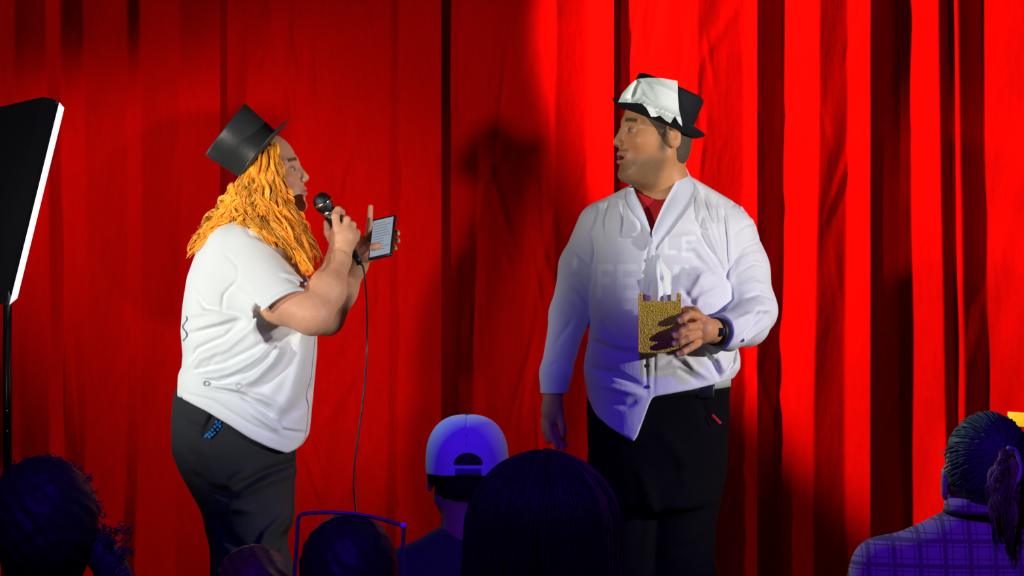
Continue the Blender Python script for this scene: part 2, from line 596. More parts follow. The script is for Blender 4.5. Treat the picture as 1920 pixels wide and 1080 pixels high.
for (p0, p1, segs) in panels:
    nx = int((p1 - p0) / 2.2)
    nz = 150
    xs = np.linspace(p0, p1, nx)
    fine = np.linspace(p0 - 30, p1 + 30, nx * 2)
    sl = np.zeros_like(fine)
    for (a, b, s) in segs:
        sl[(fine >= a) & (fine < b)] = s
    st = fine[1] - fine[0]
    kn = np.hanning(int(14 / st) | 1)
    sl = np.convolve(sl, kn / kn.sum(), mode='same')
    prof = np.cumsum(sl) * st
    prof = np.interp(xs, fine, prof)
    # keep every panel near the hanging plane: front edge forward, start set back
    tr = np.linspace(0, 1, nx)
    prof = prof - prof[0] + (12 - (prof[-1] - prof[0] + 34 + 12) * tr * 0.55)
    V = np.zeros((nz, nx, 3))
    zs = np.linspace(ztop, zbot, nz)
    for i, z in enumerate(zs):
        py = 540 - (z - CZ) / YC * F
        k = (py - 540) / 1000.0
        mx = 5 * math.sin(k * 2.3 + p0) * np.ones(nx) + 9 * np.sin(k * 3.1 + xs / 90.0) * np.clip(0.4 + k, 0.15, 1.2)
        e = np.minimum(1, np.minimum(xs - p0, p1 - xs) / 50.0)
        X = xs + mx * e
        D = prof * (1.0 + 0.12 * math.sin(k * 2 + p0 * 0.01))
        wr = np.zeros(nx)
        for (cx, cy, ln, an, wd, am) in creases:
            dy = py - cy
            if abs(dy) < ln:
                xx = cx + dy * math.tan(an)
                wr += am * np.exp(-((X - xx) / wd) ** 2) * math.cos(dy / ln * math.pi / 2)
        wr += 0.0035 * np.sin(X / 23 + k * 9 + 2 * np.sin(k * 5 + X / 60)) * np.sin(k * 7 + X / 41)
        V[i, :, 0] = (X - 960) / F * YC
        V[i, :, 1] = YC + D / F * YC + wr
        V[i, :, 2] = z
    idx = np.arange(nz * nx).reshape(nz, nx)
    q = np.stack([idx[:-1, :-1], idx[1:, :-1], idx[1:, 1:], idx[:-1, 1:]], -1).reshape(-1, 4)
    o = link('curtain_panel', V.reshape(-1, 3), q, M['curtain'], curtain)
rail_v, rail_f = tube_mesh([([(-3.2, YC + 0.02, 3.62), (3.2, YC + 0.02, 3.62)], 0.025)], 12)
link('curtain_rail', rail_v, rail_f, M['metal'], curtain)

# ------------------------------------------------------------------ room
v, f = box_mesh((9, 3.4, 0.24), I3, (0, 8.5, 0.12), 0.004)
tag(link('stage_floor', v, f, M['stage'], smooth=False), kind='structure')
v, f = box_mesh((9, 12, 0.1), I3, (0, 4.2, -0.05))
tag(link('floor', v, f, M['floor'], smooth=False), kind='structure')
v, f = box_mesh((9, 0.1, 4.2), I3, (0, 10.25, 2.1))
tag(link('wall_back', v, f, M['stage'], smooth=False), kind='structure')

#SOFTBOX
# ------------------------------------------------------------------ softbox on a stand
YS = 8.25
sb = empty('softbox_light', W(14, 540, YS) * [1, 1, 0] + [0, 0, 0.24], 'black rectangular softbox with a glowing white edge on a thin black stand', 'light')
# front (diffuser) plane: seen almost edge-on, tilted downward to the right
top = W(110, 193, YS)
bot = W(18, 566, YS)
upv = (top - bot)
Hh = np.linalg.norm(upv)
upv = upv / Hh
nrm = np.array([math.cos(math.radians(14)), 0.128, -math.sin(math.radians(14))])
nrm -= upv * (nrm @ upv)
nrm /= np.linalg.norm(nrm)
sd = np.cross(upv, nrm)
Rs = np.stack([nrm, sd, upv], 1)
cen = (top + bot) / 2 + sd * 0.0
hw = 0.26
ring = []
for (dpt, sc) in ((0.0, 1.0), (-0.035, 1.0), (-0.16, 0.78), (-0.30, 0.34), (-0.34, 0.16)):
    for (a, b) in ((-1, -1), (0, -1.0), (1, -1), (1, 0), (1, 1), (0, 1), (-1, 1), (-1, 0)):
        ring.append(cen + nrm * dpt + sd * hw * a * sc + upv * Hh / 2 * b * sc)
f = []
for i in range(4):
    for j in range(8):
        k = (j + 1) % 8
        f.append((i * 8 + j, i * 8 + k, (i + 1) * 8 + k, (i + 1) * 8 + j))
f.append(tuple(32 + j for j in range(8)))
shell = link('softbox_shell', ring, f, M['black_cloth'], sb, smooth=False)
dv, df = [], []
N = 14
for i in range(N + 1):
    for j in range(N + 1):
        a, b = -1 + 2 * i / N, -1 + 2 * j / N
        bul = 0.010 + 0.004 * (1 - a * a) * (1 - b * b)
        dv.append(cen + nrm * bul + sd * hw * a * 0.985 + upv * Hh / 2 * b * 0.985)
for i in range(N):
    for j in range(N):
        df.append((i * (N + 1) + j, (i + 1) * (N + 1) + j, (i + 1) * (N + 1) + j + 1, i * (N + 1) + j + 1))
dif = link('diffuser', dv, df, M['diffuser'], sb)
tag(dif, 'glowing white front panel of the softbox')
hub = cen - nrm * 0.36
v, f = tube_mesh([([hub - nrm * 0.10, hub + nrm * 0.03], 0.05)], 16)
link('lamp_head', v, f, M['black_plastic'], sb)
pb = W(14, 900, YS)
px_ = pb[0]
tube('pole', [(px_, YS, 0.30), (px_, YS, 0.95)], 0.0165, M['black_plastic'], sb, 16)
tube('pole', [(px_, YS, 0.94), (px_, YS, 1.50)], 0.0125, M['black_plastic'], sb, 16)
tube('bracket', [(px_, YS, 1.48), (px_ - 0.05, YS, 1.62), tuple(hub - nrm * 0.05)], 0.011, M['black_plastic'], sb, 10, 12)
for zz in (W(0, 770, YS)[2], W(0, 808, YS)[2]):
    tube('clamp_screw', [(px_ + 0.002, YS - 0.012, zz), (px_ + 0.002, YS - 0.020, zz)], 0.0028, M['metal'], sb, 8)
v, f = tube_mesh([([(px_, YS, 0.93), (px_, YS, 0.98)], 0.022)], 14)
link('collar', v, f, M['black_plastic'], sb)
for k in range(3):
    a = k * 2.094 + 0.5
    tube('leg', [(px_, YS, 0.62), (px_ + 0.42 * math.cos(a), YS + 0.42 * math.sin(a), 0.252)], 0.010, M['black_plastic'], sb, 8)

#WOMAN
# ------------------------------------------------------------------ woman with the microphone
wo = empty('person', w(450, 540)[0] * np.array([1, 0, 0]) + np.array([0, 8.0, 0.24]), 'person in tilted black top hat and white t-shirt with long ginger hair speaking into microphone', 'person')
WH = w(500, 327, 0)
WR = frame((math.cos(0.16) * 0.978, -math.sin(0.16) * 0.978, 0.208), (-0.208, 0, 0.978))
WS = 1.0
skinW = (0.70, 0.36, 0.21)


def wl(P):
    return ((P - WH.astype(np.float32)) @ WR) / WS


def under_hat(P, d, hc_, upv_, r):
    """keeps the skull inside the hat: carve what lies above the brim plane outside radius r"""
    q = P - np.asarray(hc_, dtype=np.float32)
    u_ = np.asarray(upv_ / np.linalg.norm(upv_), dtype=np.float32)
    hgt = q @ u_
    rad = np.sqrt(np.maximum((q * q).sum(1) - hgt * hgt, 0))
    out = np.maximum(r - rad, 0.001 - hgt)
    d = smax(d, -out, 0.004)
    return np.maximum(d, hgt - 0.085)


def woman_body(P):
    d = under_hat(P, head_d(wl(P), ears=(1, -1)) * WS, w(488, 293, -0.01), np.array([-0.79, -0.06, 0.613]), 0.073)
    d = smin(d, chain(P, [w(505, 385), w(470, 440, 0.0), w(460, 500, 0.0)], [0.055, 0.06, 0.10]), 0.03)
    d = smin(d, ell(P, w(528, 392, 0), (0.035, 0.04, 0.022)), 0.03)
    # near arm
    d = smin(d, chain(P, [w(462, 482, -0.11), w(525, 566, -0.178), w(585, 590, -0.195)], [0.055, 0.056, 0.0525], 0.02), 0.02)
    d = smin(d, chain(P, [w(585, 590, -0.195), w(612, 545, -0.145), w(634, 488, -0.075), w(638, 470, -0.062)], [0.0525, 0.050, 0.0315, 0.029], 0.02), 0.015)
    # far arm
    d = smin(d, chain(P, [w(475, 490, 0.13), w(560, 570, 0.17), w(612, 596, 0.15)], [0.06, 0.05, 0.047], 0.02), 0.02)
    d = smin(d, chain(P, [w(612, 596, 0.15), w(640, 545, 0.135), w(668, 498, 0.11), w(675, 484, 0.10)], [0.047, 0.042, 0.028, 0.026], 0.02), 0.015)
    # near hand: back of the hand to the audience, fingers wrapped round the microphone
    h = ell(P, w(643, 446, -0.067), (0.036, 0.024, 0.042), np.array(Matrix.Rotation(math.radians(-14), 3, 'Y')).astype(np.float32))
    h = smin(h, cone(P, w(638, 472, -0.062), w(645, 444, -0.068), 0.030, 0.031), 0.012)
    fing = [
        ([(632, 428, -0.080), (629, 406, -0.085), (634, 394, -0.070), (641, 398, -0.050)], .0105),
        ([(648, 428, -0.077), (650, 412, -0.070), (644, 408, -0.045), (634, 414, -0.030)], .0100),
        ([(660, 436, -0.070), (661, 422, -0.060), (654, 420, -0.033), (640, 426, -0.023)], .0098),
        ([(667, 448, -0.060), (669, 436, -0.050), (660, 434, -0.025), (648, 438, -0.017)], .0090),
        ([(626, 458, -0.055), (615, 436, -0.050), (613, 418, -0.045)], .0110),
    ]
    for pts, r in fing:
        n = len(pts)
        h = smin(h, chain(P, [w(*p) for p in pts], [r * (1.1 - 0.25 * i / (n - 1)) for i in range(n)], 0.004), 0.005)
    d = smin(d, h, 0.008)
    # far hand: holds the phone from behind, index finger up, thumb on the screen
    h = ell(P, w(688, 466, 0.075), (0.026, 0.017, 0.037), np.array(Matrix.Rotation(math.radians(-20), 3, 'Y')).astype(np.float32))
    h = smin(h, cone(P, w(674, 488, 0.10), w(686, 468, 0.08), 0.025, 0.024), 0.012)
    far = [
        ([(690, 446, 0.075), (693, 420, 0.068), (695, 388, 0.060)], .0085),
        ([(678, 472, 0.055), (690, 463, 0.018), (703, 463, 0.000), (711, 460, 0.002)], .0098),
        ([(700, 452, 0.085), (725, 440, 0.090), (744, 436, 0.070), (746, 438, 0.052)], .0082),
        ([(700, 462, 0.085), (726, 453, 0.090), (744, 450, 0.070), (746, 452, 0.052)], .0082),
        ([(698, 474, 0.085), (722, 468, 0.088), (739, 464, 0.070), (741, 466, 0.052)], .0076),
    ]
    for pts, r in far:
        n = len(pts)
        h = smin(h, chain(P, [w(*p) for p in pts], [r * (1.1 - 0.3 * i / (n - 1)) for i in range(n)], 0.004), 0.005)
    d = smin(d, h, 0.008)
    return d


def woman_col(v):
    L = wl(v.astype(np.float32))
    c = head_color(L, skinW, (0.62, 0.20, 0.18), (0.13, 0.06, 0.025))
    far_ = (np.linalg.norm(L, axis=1) > 0.16)
    c[far_] = skinW
    return c


build('body', woman_body, w(400, 640, -0.30), w(770, 225, 0.30), 0.0022, M['skin'], wo, woman_col)
for s in (1, -1):
    eyeball(WH + (np.array([0.0735, s * 0.031, -0.003]) * WS) @ WR.T.astype(float), WR, WS, (0.10, 0.12, 0.10), wo)

tee_loft = Loft([
    (396, 440, 500, 0.0, 0.050), (412, 408, 520, 0.0, 0.10), (430, 393, 535, 0.0, 0.145), (470, 370, 556, 0.0, 0.175), (520, 352, 575, 0.0, 0.190),
    (570, 344, 586, 0.0, 0.195), (620, 340, 594, 0.0, 0.195), (665, 344, 593, 0.0, 0.195), (690, 342, 591, 0.0, 0.196), (705, 331, 590, 0.0, 0.200), (735, 327, 587, 0.0, 0.202),
    (800, 330, 581, 0.0, 0.200), (830, 340, 577, 0.0, 0.198), (870, 345, 572, 0.0, 0.195)], n=2.3, s=0.012)
tee_folds = [
    ([(448, 524), (420, 554), (417, 584)], .006, -.0035), ([(363, 547), (385, 576), (455, 590)], .010, -.005),
    ([(348, 628), (418, 613), (452, 598)], .011, -.006), ([(356, 618), (410, 602), (448, 594)], .010, .004),
    ([(350, 684), (370, 656), (422, 633), (452, 604)], .010, -.009), ([(350, 700), (372, 672), (425, 652), (470, 615)], .012, .008),
    ([(363, 698), (422, 684), (478, 656), (524, 622)], .011, -.010), ([(372, 708), (430, 698), (485, 672), (530, 632)], .012, .009),
    ([(420, 712), (462, 702), (496, 672), (530, 628)], .012, -.013), ([(440, 722), (478, 708), (512, 676), (536, 634)], .014, .010),
    ([(374, 709), (411, 719), (458, 712)], .007, -.006), ([(400, 728), (448, 739), (485, 761), (515, 780)], .009, -.010),
    ([(392, 718), (448, 730), (490, 745), (530, 765)], .010, .008), ([(448, 745), (490, 728), (524, 690), (545, 646)], .016, -.010),
    ([(515, 782), (545, 740), (560, 690), (572, 640)], .020, .008), ([(530, 790), (560, 760), (575, 720)], .014, -.008),
    ([(340, 738), (400, 752), (470, 796), (540, 828)], .006, -.003), ([(470, 770), (515, 800), (560, 812)], .010, .007),
    ([(500, 778), (530, 806), (566, 816)], .008, -.008), ([(352, 590), (380, 585), (420, 582)], .010, .003),
    ([(430, 528), (470, 560), (500, 610)], .016, -.004), ([(560, 560), (530, 575), (500, 598)], .010, .003),
    ([(500, 446), (530, 470), (560, 500)], .010, .003), ([(455, 425), (470, 440), (500, 452)], .007, -.003),
    ([(540, 520), (560, 528), (580, 545)], .007, -.005), ([(530, 512), (555, 520), (575, 530)], .007, .004),
    ([(418, 470), (448, 500), (450, 524)], .006, -.002),
]


def tee(P):
    d = tee_loft(P)
    hem_x = [W(p, 0)[0] for p in (300, 327, 360, 400, 440, 480, 515, 545, 562, 578, 600)]
    hem_z = [W(0, p)[2] for p in (730, 736, 748, 766, 789, 815, 833, 845, 838, 815, 790)]
    hz = sm_interp(P[:, 0], np.array(hem_x), np.array(hem_z), 0.008)
    d = smax(d, (hz - P[:, 2]) * 0.8, 0.006)
    d = smax(d, -np.maximum(tee_loft(P, -0.024), (P[:, 2] - hz) - 0.012), 0.003)
    # near sleeve
    a, b = w(452, 478, -0.10), w(531, 587, -0.185)
    ax = (b - a) / np.linalg.norm(b - a)
    s = cone(P, a, b + ax * 0.04, 0.090, 0.0885)
    s = smax(s, ((P - b.astype(np.float32)) @ ax.astype(np.float32)), 0.005)
    s = smin(s, ell(P, w(450, 455, -0.06), (0.075, 0.11, 0.062)), 0.03)
    d = smin(d, s, 0.022)
    cav = cone(P, a + ax * 0.08, b + ax * 0.05, 0.078, 0.081)
    d = smax(d, -np.maximum(cav, -((P - (b - ax * 0.03).astype(np.float32)) @ ax.astype(np.float32))), 0.004)
    # far sleeve
    a2, b2 = w(475, 480, 0.10), w(555, 575, 0.17)
    ax2 = (b2 - a2) / np.linalg.norm(b2 - a2)
    s = cone(P, a2, b2 + ax2 * 0.04, 0.075, 0.078)
    s = smax(s, ((P - b2.astype(np.float32)) @ ax2.astype(np.float32)), 0.005)
    d = smin(d, s, 0.02)
    # neck hole
    d = smax(d, -cone(P, w(468, 440, 0), w(512, 372, 0), 0.058, 0.075), 0.006)
    front = P[:, 1] < 8.02
    if front.any():
        Q = P[front]
        disp = np.zeros(len(Q), dtype=np.float32)
        for (pts, wd, am) in tee_folds:
            disp += poly_fold(Q, pts, wd * 0.85, am * 1.7, 7.82)
        disp = 0.016 * np.tanh(disp / 0.016)
        # sleeve hem stitch line
        tt = (Q - b.astype(np.float32)) @ ax.astype(np.float32)
        disp += -0.0025 * np.exp(-((tt + 0.016) / 0.004) ** 2) * (Q[:, 1] < 7.9)
        d[front] -= disp
    return d


def tee_col(v):
    c = np.tile(np.array((0.74, 0.80, 0.80)), (len(v), 1))
    # printed mark near the hem and dark print at the back edge
    px = 960 + v[:, 0] / v[:, 1] * F
    py = 540 - (v[:, 2] - CZ) / v[:, 1] * F
    fr = v[:, 1] < 8.0
    m1 = fr & (np.abs(np.hypot((px - 388), (py - 719) * 1.2) - 5) < 2.0)
    m2 = fr & (np.abs(np.hypot((px - 448), (py - 724) * 1.0) - 5) < 1.6)
    c[m1] = (0.25, 0.28, 0.30)
    c[m2] = (0.45, 0.47, 0.48)
    m3 = (py > 594) & (py < 640) & (v[:, 1] < 8.05) & (np.abs(px - (347 + 4 * np.sin((py - 590) * 0.21))) < 1.6)
    c[m3] = (0.12, 0.12, 0.2)
    return c


tee_o = build('t_shirt', tee, w(312, 865, -0.32), w(625, 385, 0.32), 0.0035, M['tee'], wo, tee_col)

trouW = Loft([(715, 335, 572, 0.0, 0.178), (760, 322, 566, 0.0, 0.185), (800, 318, 560, 0.0, 0.190), (840, 321, 555, 0.0, 0.19), (880, 336, 554, 0.0, 0.185),
              (920, 358, 553, 0.0, 0.18), (965, 384, 551, 0.0, 0.172), (1010, 395, 546, 0.0, 0.165)], n=2.3, s=0.015)
tw_folds = [([(345, 790), (390, 812), (430, 808)], .014, -.007), ([(440, 930), (400, 915), (360, 890)], .012, -.010), ([(470, 880), (430, 905), (380, 905)], .016, .010),
            ([(550, 870), (500, 885), (450, 912)], .012, -.011), ([(550, 885), (505, 900), (440, 930)], .014, .009), ([(400, 960), (440, 950), (480, 955)], .014, .009),
            ([(470, 1040), (430, 1010), (405, 965)], .015, -.008), ([(480, 1040), (500, 1000), (540, 960)], .013, .008), ([(500, 1060), (520, 1020), (545, 985)], .012, -.008),
            ([(382, 815), (405, 770), (420, 765)], .008, -.008), ([(392, 842), (410, 800), (424, 775)], .012, -.007), ([(350, 840), (372, 860), (380, 900)], .015, -.005)]


def trousersW(P):
    d = trouW(P)
    d = smax(d, (w(0, 1000)[2] - P[:, 2]), 0.03)
    d = smax(d, P[:, 2] - w(0, 722)[2], 0.01)
    for dy, xo in ((-0.088, 0), (0.088, 12)):
        d = smin(d, chain(P, [w(450 + xo, 930, dy), w(468 + xo, 1080, dy), w(455 + xo, 1260, dy), w(452 + xo, 1395, dy)], [0.098, 0.096, 0.080, 0.072], 0.03), 0.03)
    d = smax(d, w(0, 1408)[2] - P[:, 2], 0.006)
    fr = P[:, 1] < 8.02
    if fr.any():
        Q = P[fr]
        disp = np.zeros(len(Q), dtype=np.float32)
        for (pts, wd, am) in tw_folds:
            disp += poly_fold(Q, pts, wd * 0.9, am * 1.8, 7.84)
        d[fr] -= disp
    return d


trW = build('trousers', trousersW, w(300, 1425, -0.30), w(600, 705, 0.30), 0.0045, M['dark_trouser'], wo)


def shoe(P, c, fwd, L=0.27):
    f_ = np.array(fwd) / np.linalg.norm(fwd)
    a = np.array(c) + np.array([0, 0, 0.045])
    d = cone(P, a - f_ * 0.05, a + f_ * (L - 0.12) - [0, 0, 0.008], 0.042, 0.036)
    d = smin(d, cone(P, a, a + [0, 0, 0.06], 0.042, 0.045), 0.03)
    return smax(d, 0.243 - P[:, 2], 0.004)


for dy, xo in ((-0.088, 0), (0.088, 12)):
    c = w(452 + xo, 1400, dy)
    c[2] = 0.24
    build('shoe', lambda P, c=c: shoe(P, c, (1, -0.2, 0)), c - [0.2, 0.12, 0.02], c + [0.3, 0.12, 0.17], 0.005, M['rubber'], wo)

# hat
hc = w(488, 293, -0.01)
up = np.array([-0.79, -0.06, 0.613])
HR = frame((0.61, 0.0, 0.79), up)


def brim_warp(p, a, r):
    if r > 0.088:
        t = (r - 0.088) / 0.034
        p = p + np.array([0, 0, 0.012 * t * t * abs(math.sin(a)) ** 1.5 - 0.003 * t])
    return p


prof = [(0.0, 0.118), (0.05, 0.1185), (0.082, 0.118), (0.0865, 0.1165), (0.0875, 0.113), (0.0835, 0.06), (0.0795, 0.012), (0.0815, 0.004), (0.088, 0.001), (0.100, 0.0005), (0.112, 0.001), (0.1215, 0.003),
        (0.1235, 0.0015), (0.1215, -0.0015), (0.110, -0.002), (0.090, -0.002), (0.077, 0.0), (0.077, 0.05), (0.076, 0.10), (0.0, 0.105)]
v, f = lathe(prof, HR, hc, 72, brim_warp)
hatW = link('top_hat', v, f, M['hat_satin'], wo)
tag(hatW, 'black satin top hat')


# hair: many wavy locks that follow guide curves
def hair(name, guides, count, spread, wave, rad, base, var_, m, parent, n=22, tip=0.25, sides=5, seed=3, spread2=None, freq=(5, 10)):
    r_ = np.random.RandomState(seed)
    paths, cols = [], []
    G = [catmull([w(*q[:3]) if len(q) == 3 else W(q[0], q[1], q[3]) for q in g], n) for g in guides]
    clump = 14
    for i in range(count):
        if i % clump == 0:
            keep = (r_.rand(), r_.rand(), r_.rand(), r_.uniform(0.55, 1.0), r_.normal(0, 1, 3), r_.uniform(0, 6.28, 3), r_.uniform(freq[0], freq[1]), r_.uniform(0.5, 1.5), r_.uniform(1 - var_, 1 + var_))
        k = min(int(keep[1] * (len(G) - 1)), len(G) - 2)
        t = keep[2]
        g = G[k] * (1 - t) + G[k + 1] * t
        u = np.linspace(0, 1, n)
        cut = min(1.0, keep[3] * r_.uniform(0.93, 1.05))
        g = catmull(g[: max(5, int(n * cut))][::2], n)
        s2 = spread if spread2 is None else spread2
        o = keep[4] * np.array([1, 1, 0.6]) + r_.normal(0, 0.28, 3)
        g = g + o[None] * (spread * (1 - u) + s2 * u)[:, None]
        ph, fr = keep[5] + r_.normal(0, 0.12, 3), keep[6]
        am = wave * keep[7] * np.clip(u * 3, 0, 1)
        g[:, 0] += am * np.sin(fr * u * 2 + ph[0])
        g[:, 1] += am * np.sin(fr * u * 2 + ph[1])
        g[:, 2] += am * 0.6 * np.sin(fr * u * 2.3 + ph[2])
        rr = rad * r_.uniform(0.6, 1.4) * (np.minimum(1, 0.5 + u * 3) * (1 - (1 - tip) * u ** 3))
        paths.append((g, rr))
        c = np.array(base) * keep[8] * r_.uniform(0.85, 1.15) * np.array([1, r_.uniform(0.88, 1.1), 1])
        cols.append(np.tile(c, (n * sides, 1)))
    v, f = tube_mesh(paths, sides)
    return link(name, v, f, m, parent, True, np.vstack(cols))


gW = [  # front side of the head, dy negative is towards the audience
    [(436, 352, -.01), (418, 385, -.03), (385, 430, -.05), (352, 492, -.06)],
    [(440, 352, -.06), (428, 390, -.09), (395, 425, -.11), (362, 478, -.09)],
    [(450, 345, -.09), (440, 385, -.115), (425, 410, -.13), (392, 425, -.12)],
    [(462, 325, -.10), (452, 375, -.125), (470, 415, -.15), (505, 440, -.16)],
    [(478, 305, -.105), (470, 350, -.125), (482, 400, -.15), (530, 445, -.17), (560, 490, -.17)],
    [(492, 292, -.10), (488, 340, -.12), (505, 390, -.14), (540, 440, -.16), (572, 500, -.16), (580, 525, -.15)],
    [(505, 282, -.09), (508, 325, -.112), (522, 378, -.12), (548, 425, -.13), (578, 480, -.12), (590, 520, -.10)],
    [(515, 270, -.08), (520, 310, -.097), (532, 360, -.10), (552, 410, -.09), (582, 450, -.06), (592, 500, -.04)],
]
hair('hair', gW, 2700, 0.0070, 0.0080, 0.0017, (0.95, 0.40, 0.026), 0.5, M['red_hair'], wo, n=28, seed=5, spread2=0.010, freq=(6, 13))
# fill volume behind the locks (scalp and far side)
def hair_vol(P):
    L = wl(P)
    d = ell(L, (-0.022, 0, 0.028), (0.100, 0.088, 0.092))
    d = smax(d, L[:, 0] - 0.035 - 0.25 * L[:, 2], 0.01)
    d = smin(d, chain(P, [w(470, 345, 0.0), w(455, 395, 0.02), w(440, 410, 0.03)], [0.075, 0.060, 0.035]), 0.02)
    d = smin(d, chain(P, [w(500, 370, 0.03), w(548, 435, 0.04), w(570, 500, 0.03)], [0.05, 0.034, 0.020]), 0.02)
    d = smin(d, chain(P, [w(480, 350, -0.055), w(500, 400, -0.09), w(545, 450, -0.12), w(566, 490, -0.12)], [0.035, 0.038, 0.026, 0.014]), 0.02)
    return under_hat(P, d, hc, up, 0.0745)


hv = build('hair_underlayer', hair_vol, w(400, 530, -0.2), w(610, 230, 0.2), 0.004, mat('ginger_underhair', (0.42, 0.14, 0.012), 0.6, bump=1.0, bscale=60, bdist=0.01, stretch=(3, 1, 0.6)), wo)

# bracelet
bp = []
for k in range(26):
    a = 2 * math.pi * k / 26
    cpt = w(636, 484, -0.072)
    ax = w(638, 470, -0.062) - w(626, 510, -0.095)
    ax /= np.linalg.norm(ax)
    e1 = np.cross(ax, [0, 1, 0])
    e1 /= np.linalg.norm(e1)
    e2 = np.cross(ax, e1)
    bp.append(cpt + 0.0335 * (math.cos(a) * e1 + math.sin(a) * e2) + ax * 0.004 * math.sin(a + 0.8))
bp.append(bp[0])
bp.append(bp[1])
v, f = tube_mesh([(np.array(bp), 0.0017)], 6)
br = link('bracelet', v, f, M['rubber'], wo)
tag(br, 'thin bracelet with small gold beads')
for k in range(5, 16):
    p = bp[k]
    v, f = tube_mesh([([p - ax * 0.0026, p, p + ax * 0.0026], np.array([0.0015, 0.0034, 0.0015]))], 8)
    link('bead', v, f, M['brass'], br)
# wristband on the far arm
v, f = tube_mesh([([w(669, 497, 0.112), w(673, 488, 0.104)], 0.0305)], 20)
tag(link('wristband', v, f, M['pink'], wo), 'pink wristband')

# microphone
mh = w(605, 379, -0.065)
mdir = w(655, 462, -0.035) - mh
mdir /= np.linalg.norm(mdir)
MR = frame(np.cross(mdir, [0, 1, 0]), mdir)
mic = empty('microphone', mh, 'black handheld microphone with round mesh head and long hanging cable held to mouth', 'microphone')
v, f = lathe([(0.0, -0.0255), (0.012, -0.0235), (0.020, -0.0165), (0.0245, -0.006), (0.0255, 0.004), (0.0245, 0.014), (0.021, 0.022), (0.017, 0.026)], MR, mh, 28)
grl = link('grille', v, f, M['mesh_metal'], mic)
v, f = lathe([(0.0252, -0.002), (0.0266, -0.002), (0.0266, 0.005), (0.0252, 0.005)], MR, mh, 28)
link('grille_band', v, f, M['metal'], mic)
v, f = lathe([(0.0165, 0.025), (0.0200, 0.026), (0.0205, 0.033), (0.0185, 0.037)], MR, mh, 24)
link('collar_ring', v, f, M['metal'], mic)
v, f = lathe([(0.0, 0.034), (0.0180, 0.035), (0.0175, 0.05), (0.0140, 0.11), (0.0115, 0.165), (0.0, 0.168)], MR, mh, 24)
link('handle', v, f, M['black_plastic'], mic)
e0 = mh + mdir * 0.165
v, f = tube_mesh([([e0, e0 + mdir * 0.03], 0.0085)], 14)
link('plug', v, f, M['black_plastic'], mic)
cab = [e0 + mdir * 0.028, w(682, 505, -0.03), w(687, 560, -0.05), w(688, 640, -0.12), w(684, 720, -0.12), w(674, 800, -0.12), w(665, 870, -0.12), w(664, 920, -0.12), w(668, 965, -0.12),
       w(672, 1080, -0.14), w(660, 1250, -0.2), w(640, 1425, -0.3), (w(560, 1425, -0.35) * [1, 1, 0] + [0, 0, 0.247])]
cab[-2][2] = 0.255
tube('cable', cab, 0.0026, M['cable'], mic, 8, 90)

# phone
pa, pb_, pc, pd = w(699, 413, 0.092), w(743, 404, 0.060), w(735, 478, -0.006), w(691, 489, 0.026)
cen = (pa + pb_ + pc + pd) / 4
ex = (pb_ - pa + pc - pd)
ex /= np.linalg.norm(ex)
ez = (pa - pd + pb_ - pc)
ez -= ex * (ez @ ex)
ez /= np.linalg.norm(ez)
ey = np.cross(ez, ex)
PR = np.stack([ex, ey, ez], 1)
pw, ph_ = np.linalg.norm(pb_ - pa), np.linalg.norm(pa - pd)
phone = empty('smartphone', cen, 'black smartphone with a lit page of text held upright in the raised hand', 'phone')
v, f = box_mesh((pw, 0.009, ph_), PR, cen, 0.0035)
link('phone_body', v, f, M['black_plastic'], phone)
v, f = box_mesh((pw * 0.86, 0.0006, ph_ * 0.90), PR, cen - ey * 0.0047)
scr = link('screen', v, f, M['screen'], phone, smooth=False)
V_, F_ = [], []
for k in range(11):
    zz = ph_ * (0.36 - 0.066 * k)
    ln = pw * rng.uniform(0.45, 0.78)
    v, f = box_mesh((ln, 0.0004, 0.0016), PR, cen - ey * 0.0052 + ez * zz + ex * (ln / 2 - pw * 0.39))
    b = len(V_)
    V_ += v.tolist()
    F_ += [[b + i for i in q] for q in f]
tx = link('text_lines', V_, F_, M['screen_text'], scr, smooth=False)

# beaded key strap hanging from the pocket
bvW = bvh_of([trW])
ks = empty('key_strap', w(402, 800, -0.2), 'short strap of blue glittering beads hanging from the trouser pocket', 'keychain')
pts = [(417, 786), (413, 792), (409, 796), (414, 799), (404, 800), (409, 805), (399, 806), (403, 811), (394, 811), (398, 815), (389, 815), (393, 819), (386, 818), (407, 791)]
for (a, b) in pts:
    q = w(a, b, -0.17)
    y = hit_y(bvW, q[0], q[2])
    y = (y if y else 7.82) - 0.005
    q = np.array([q[0], y, q[2]])
    v, f = lathe([(0, -.0045), (.0032, -.0032), (.0046, 0), (.0032, .0032), (0, .0045)], I3, q, 8)
    link('bead', v, f, M['blue_bead'], ks)

#MAN
# ------------------------------------------------------------------ man with the tissue box
mn = empty('person', w(1240, 540)[0] * np.array([1, 0, 0]) + np.array([0, 8.0, 0.24]), 'bearded person in black hat and open white shirt over red top, holding gold tissue box', 'person')
MHc = w(1232, 251, 0)
th = math.radians(70)
MRh = frame((-math.sin(th), -math.cos(th), 0.10), (0.10, 0.05, 1))
MS = 1.1
skinM = (0.60, 0.26, 0.11)
MOUTH = 0.007


def ml(P):
    return ((P - MHc.astype(np.float32)) @ MRh) / MS


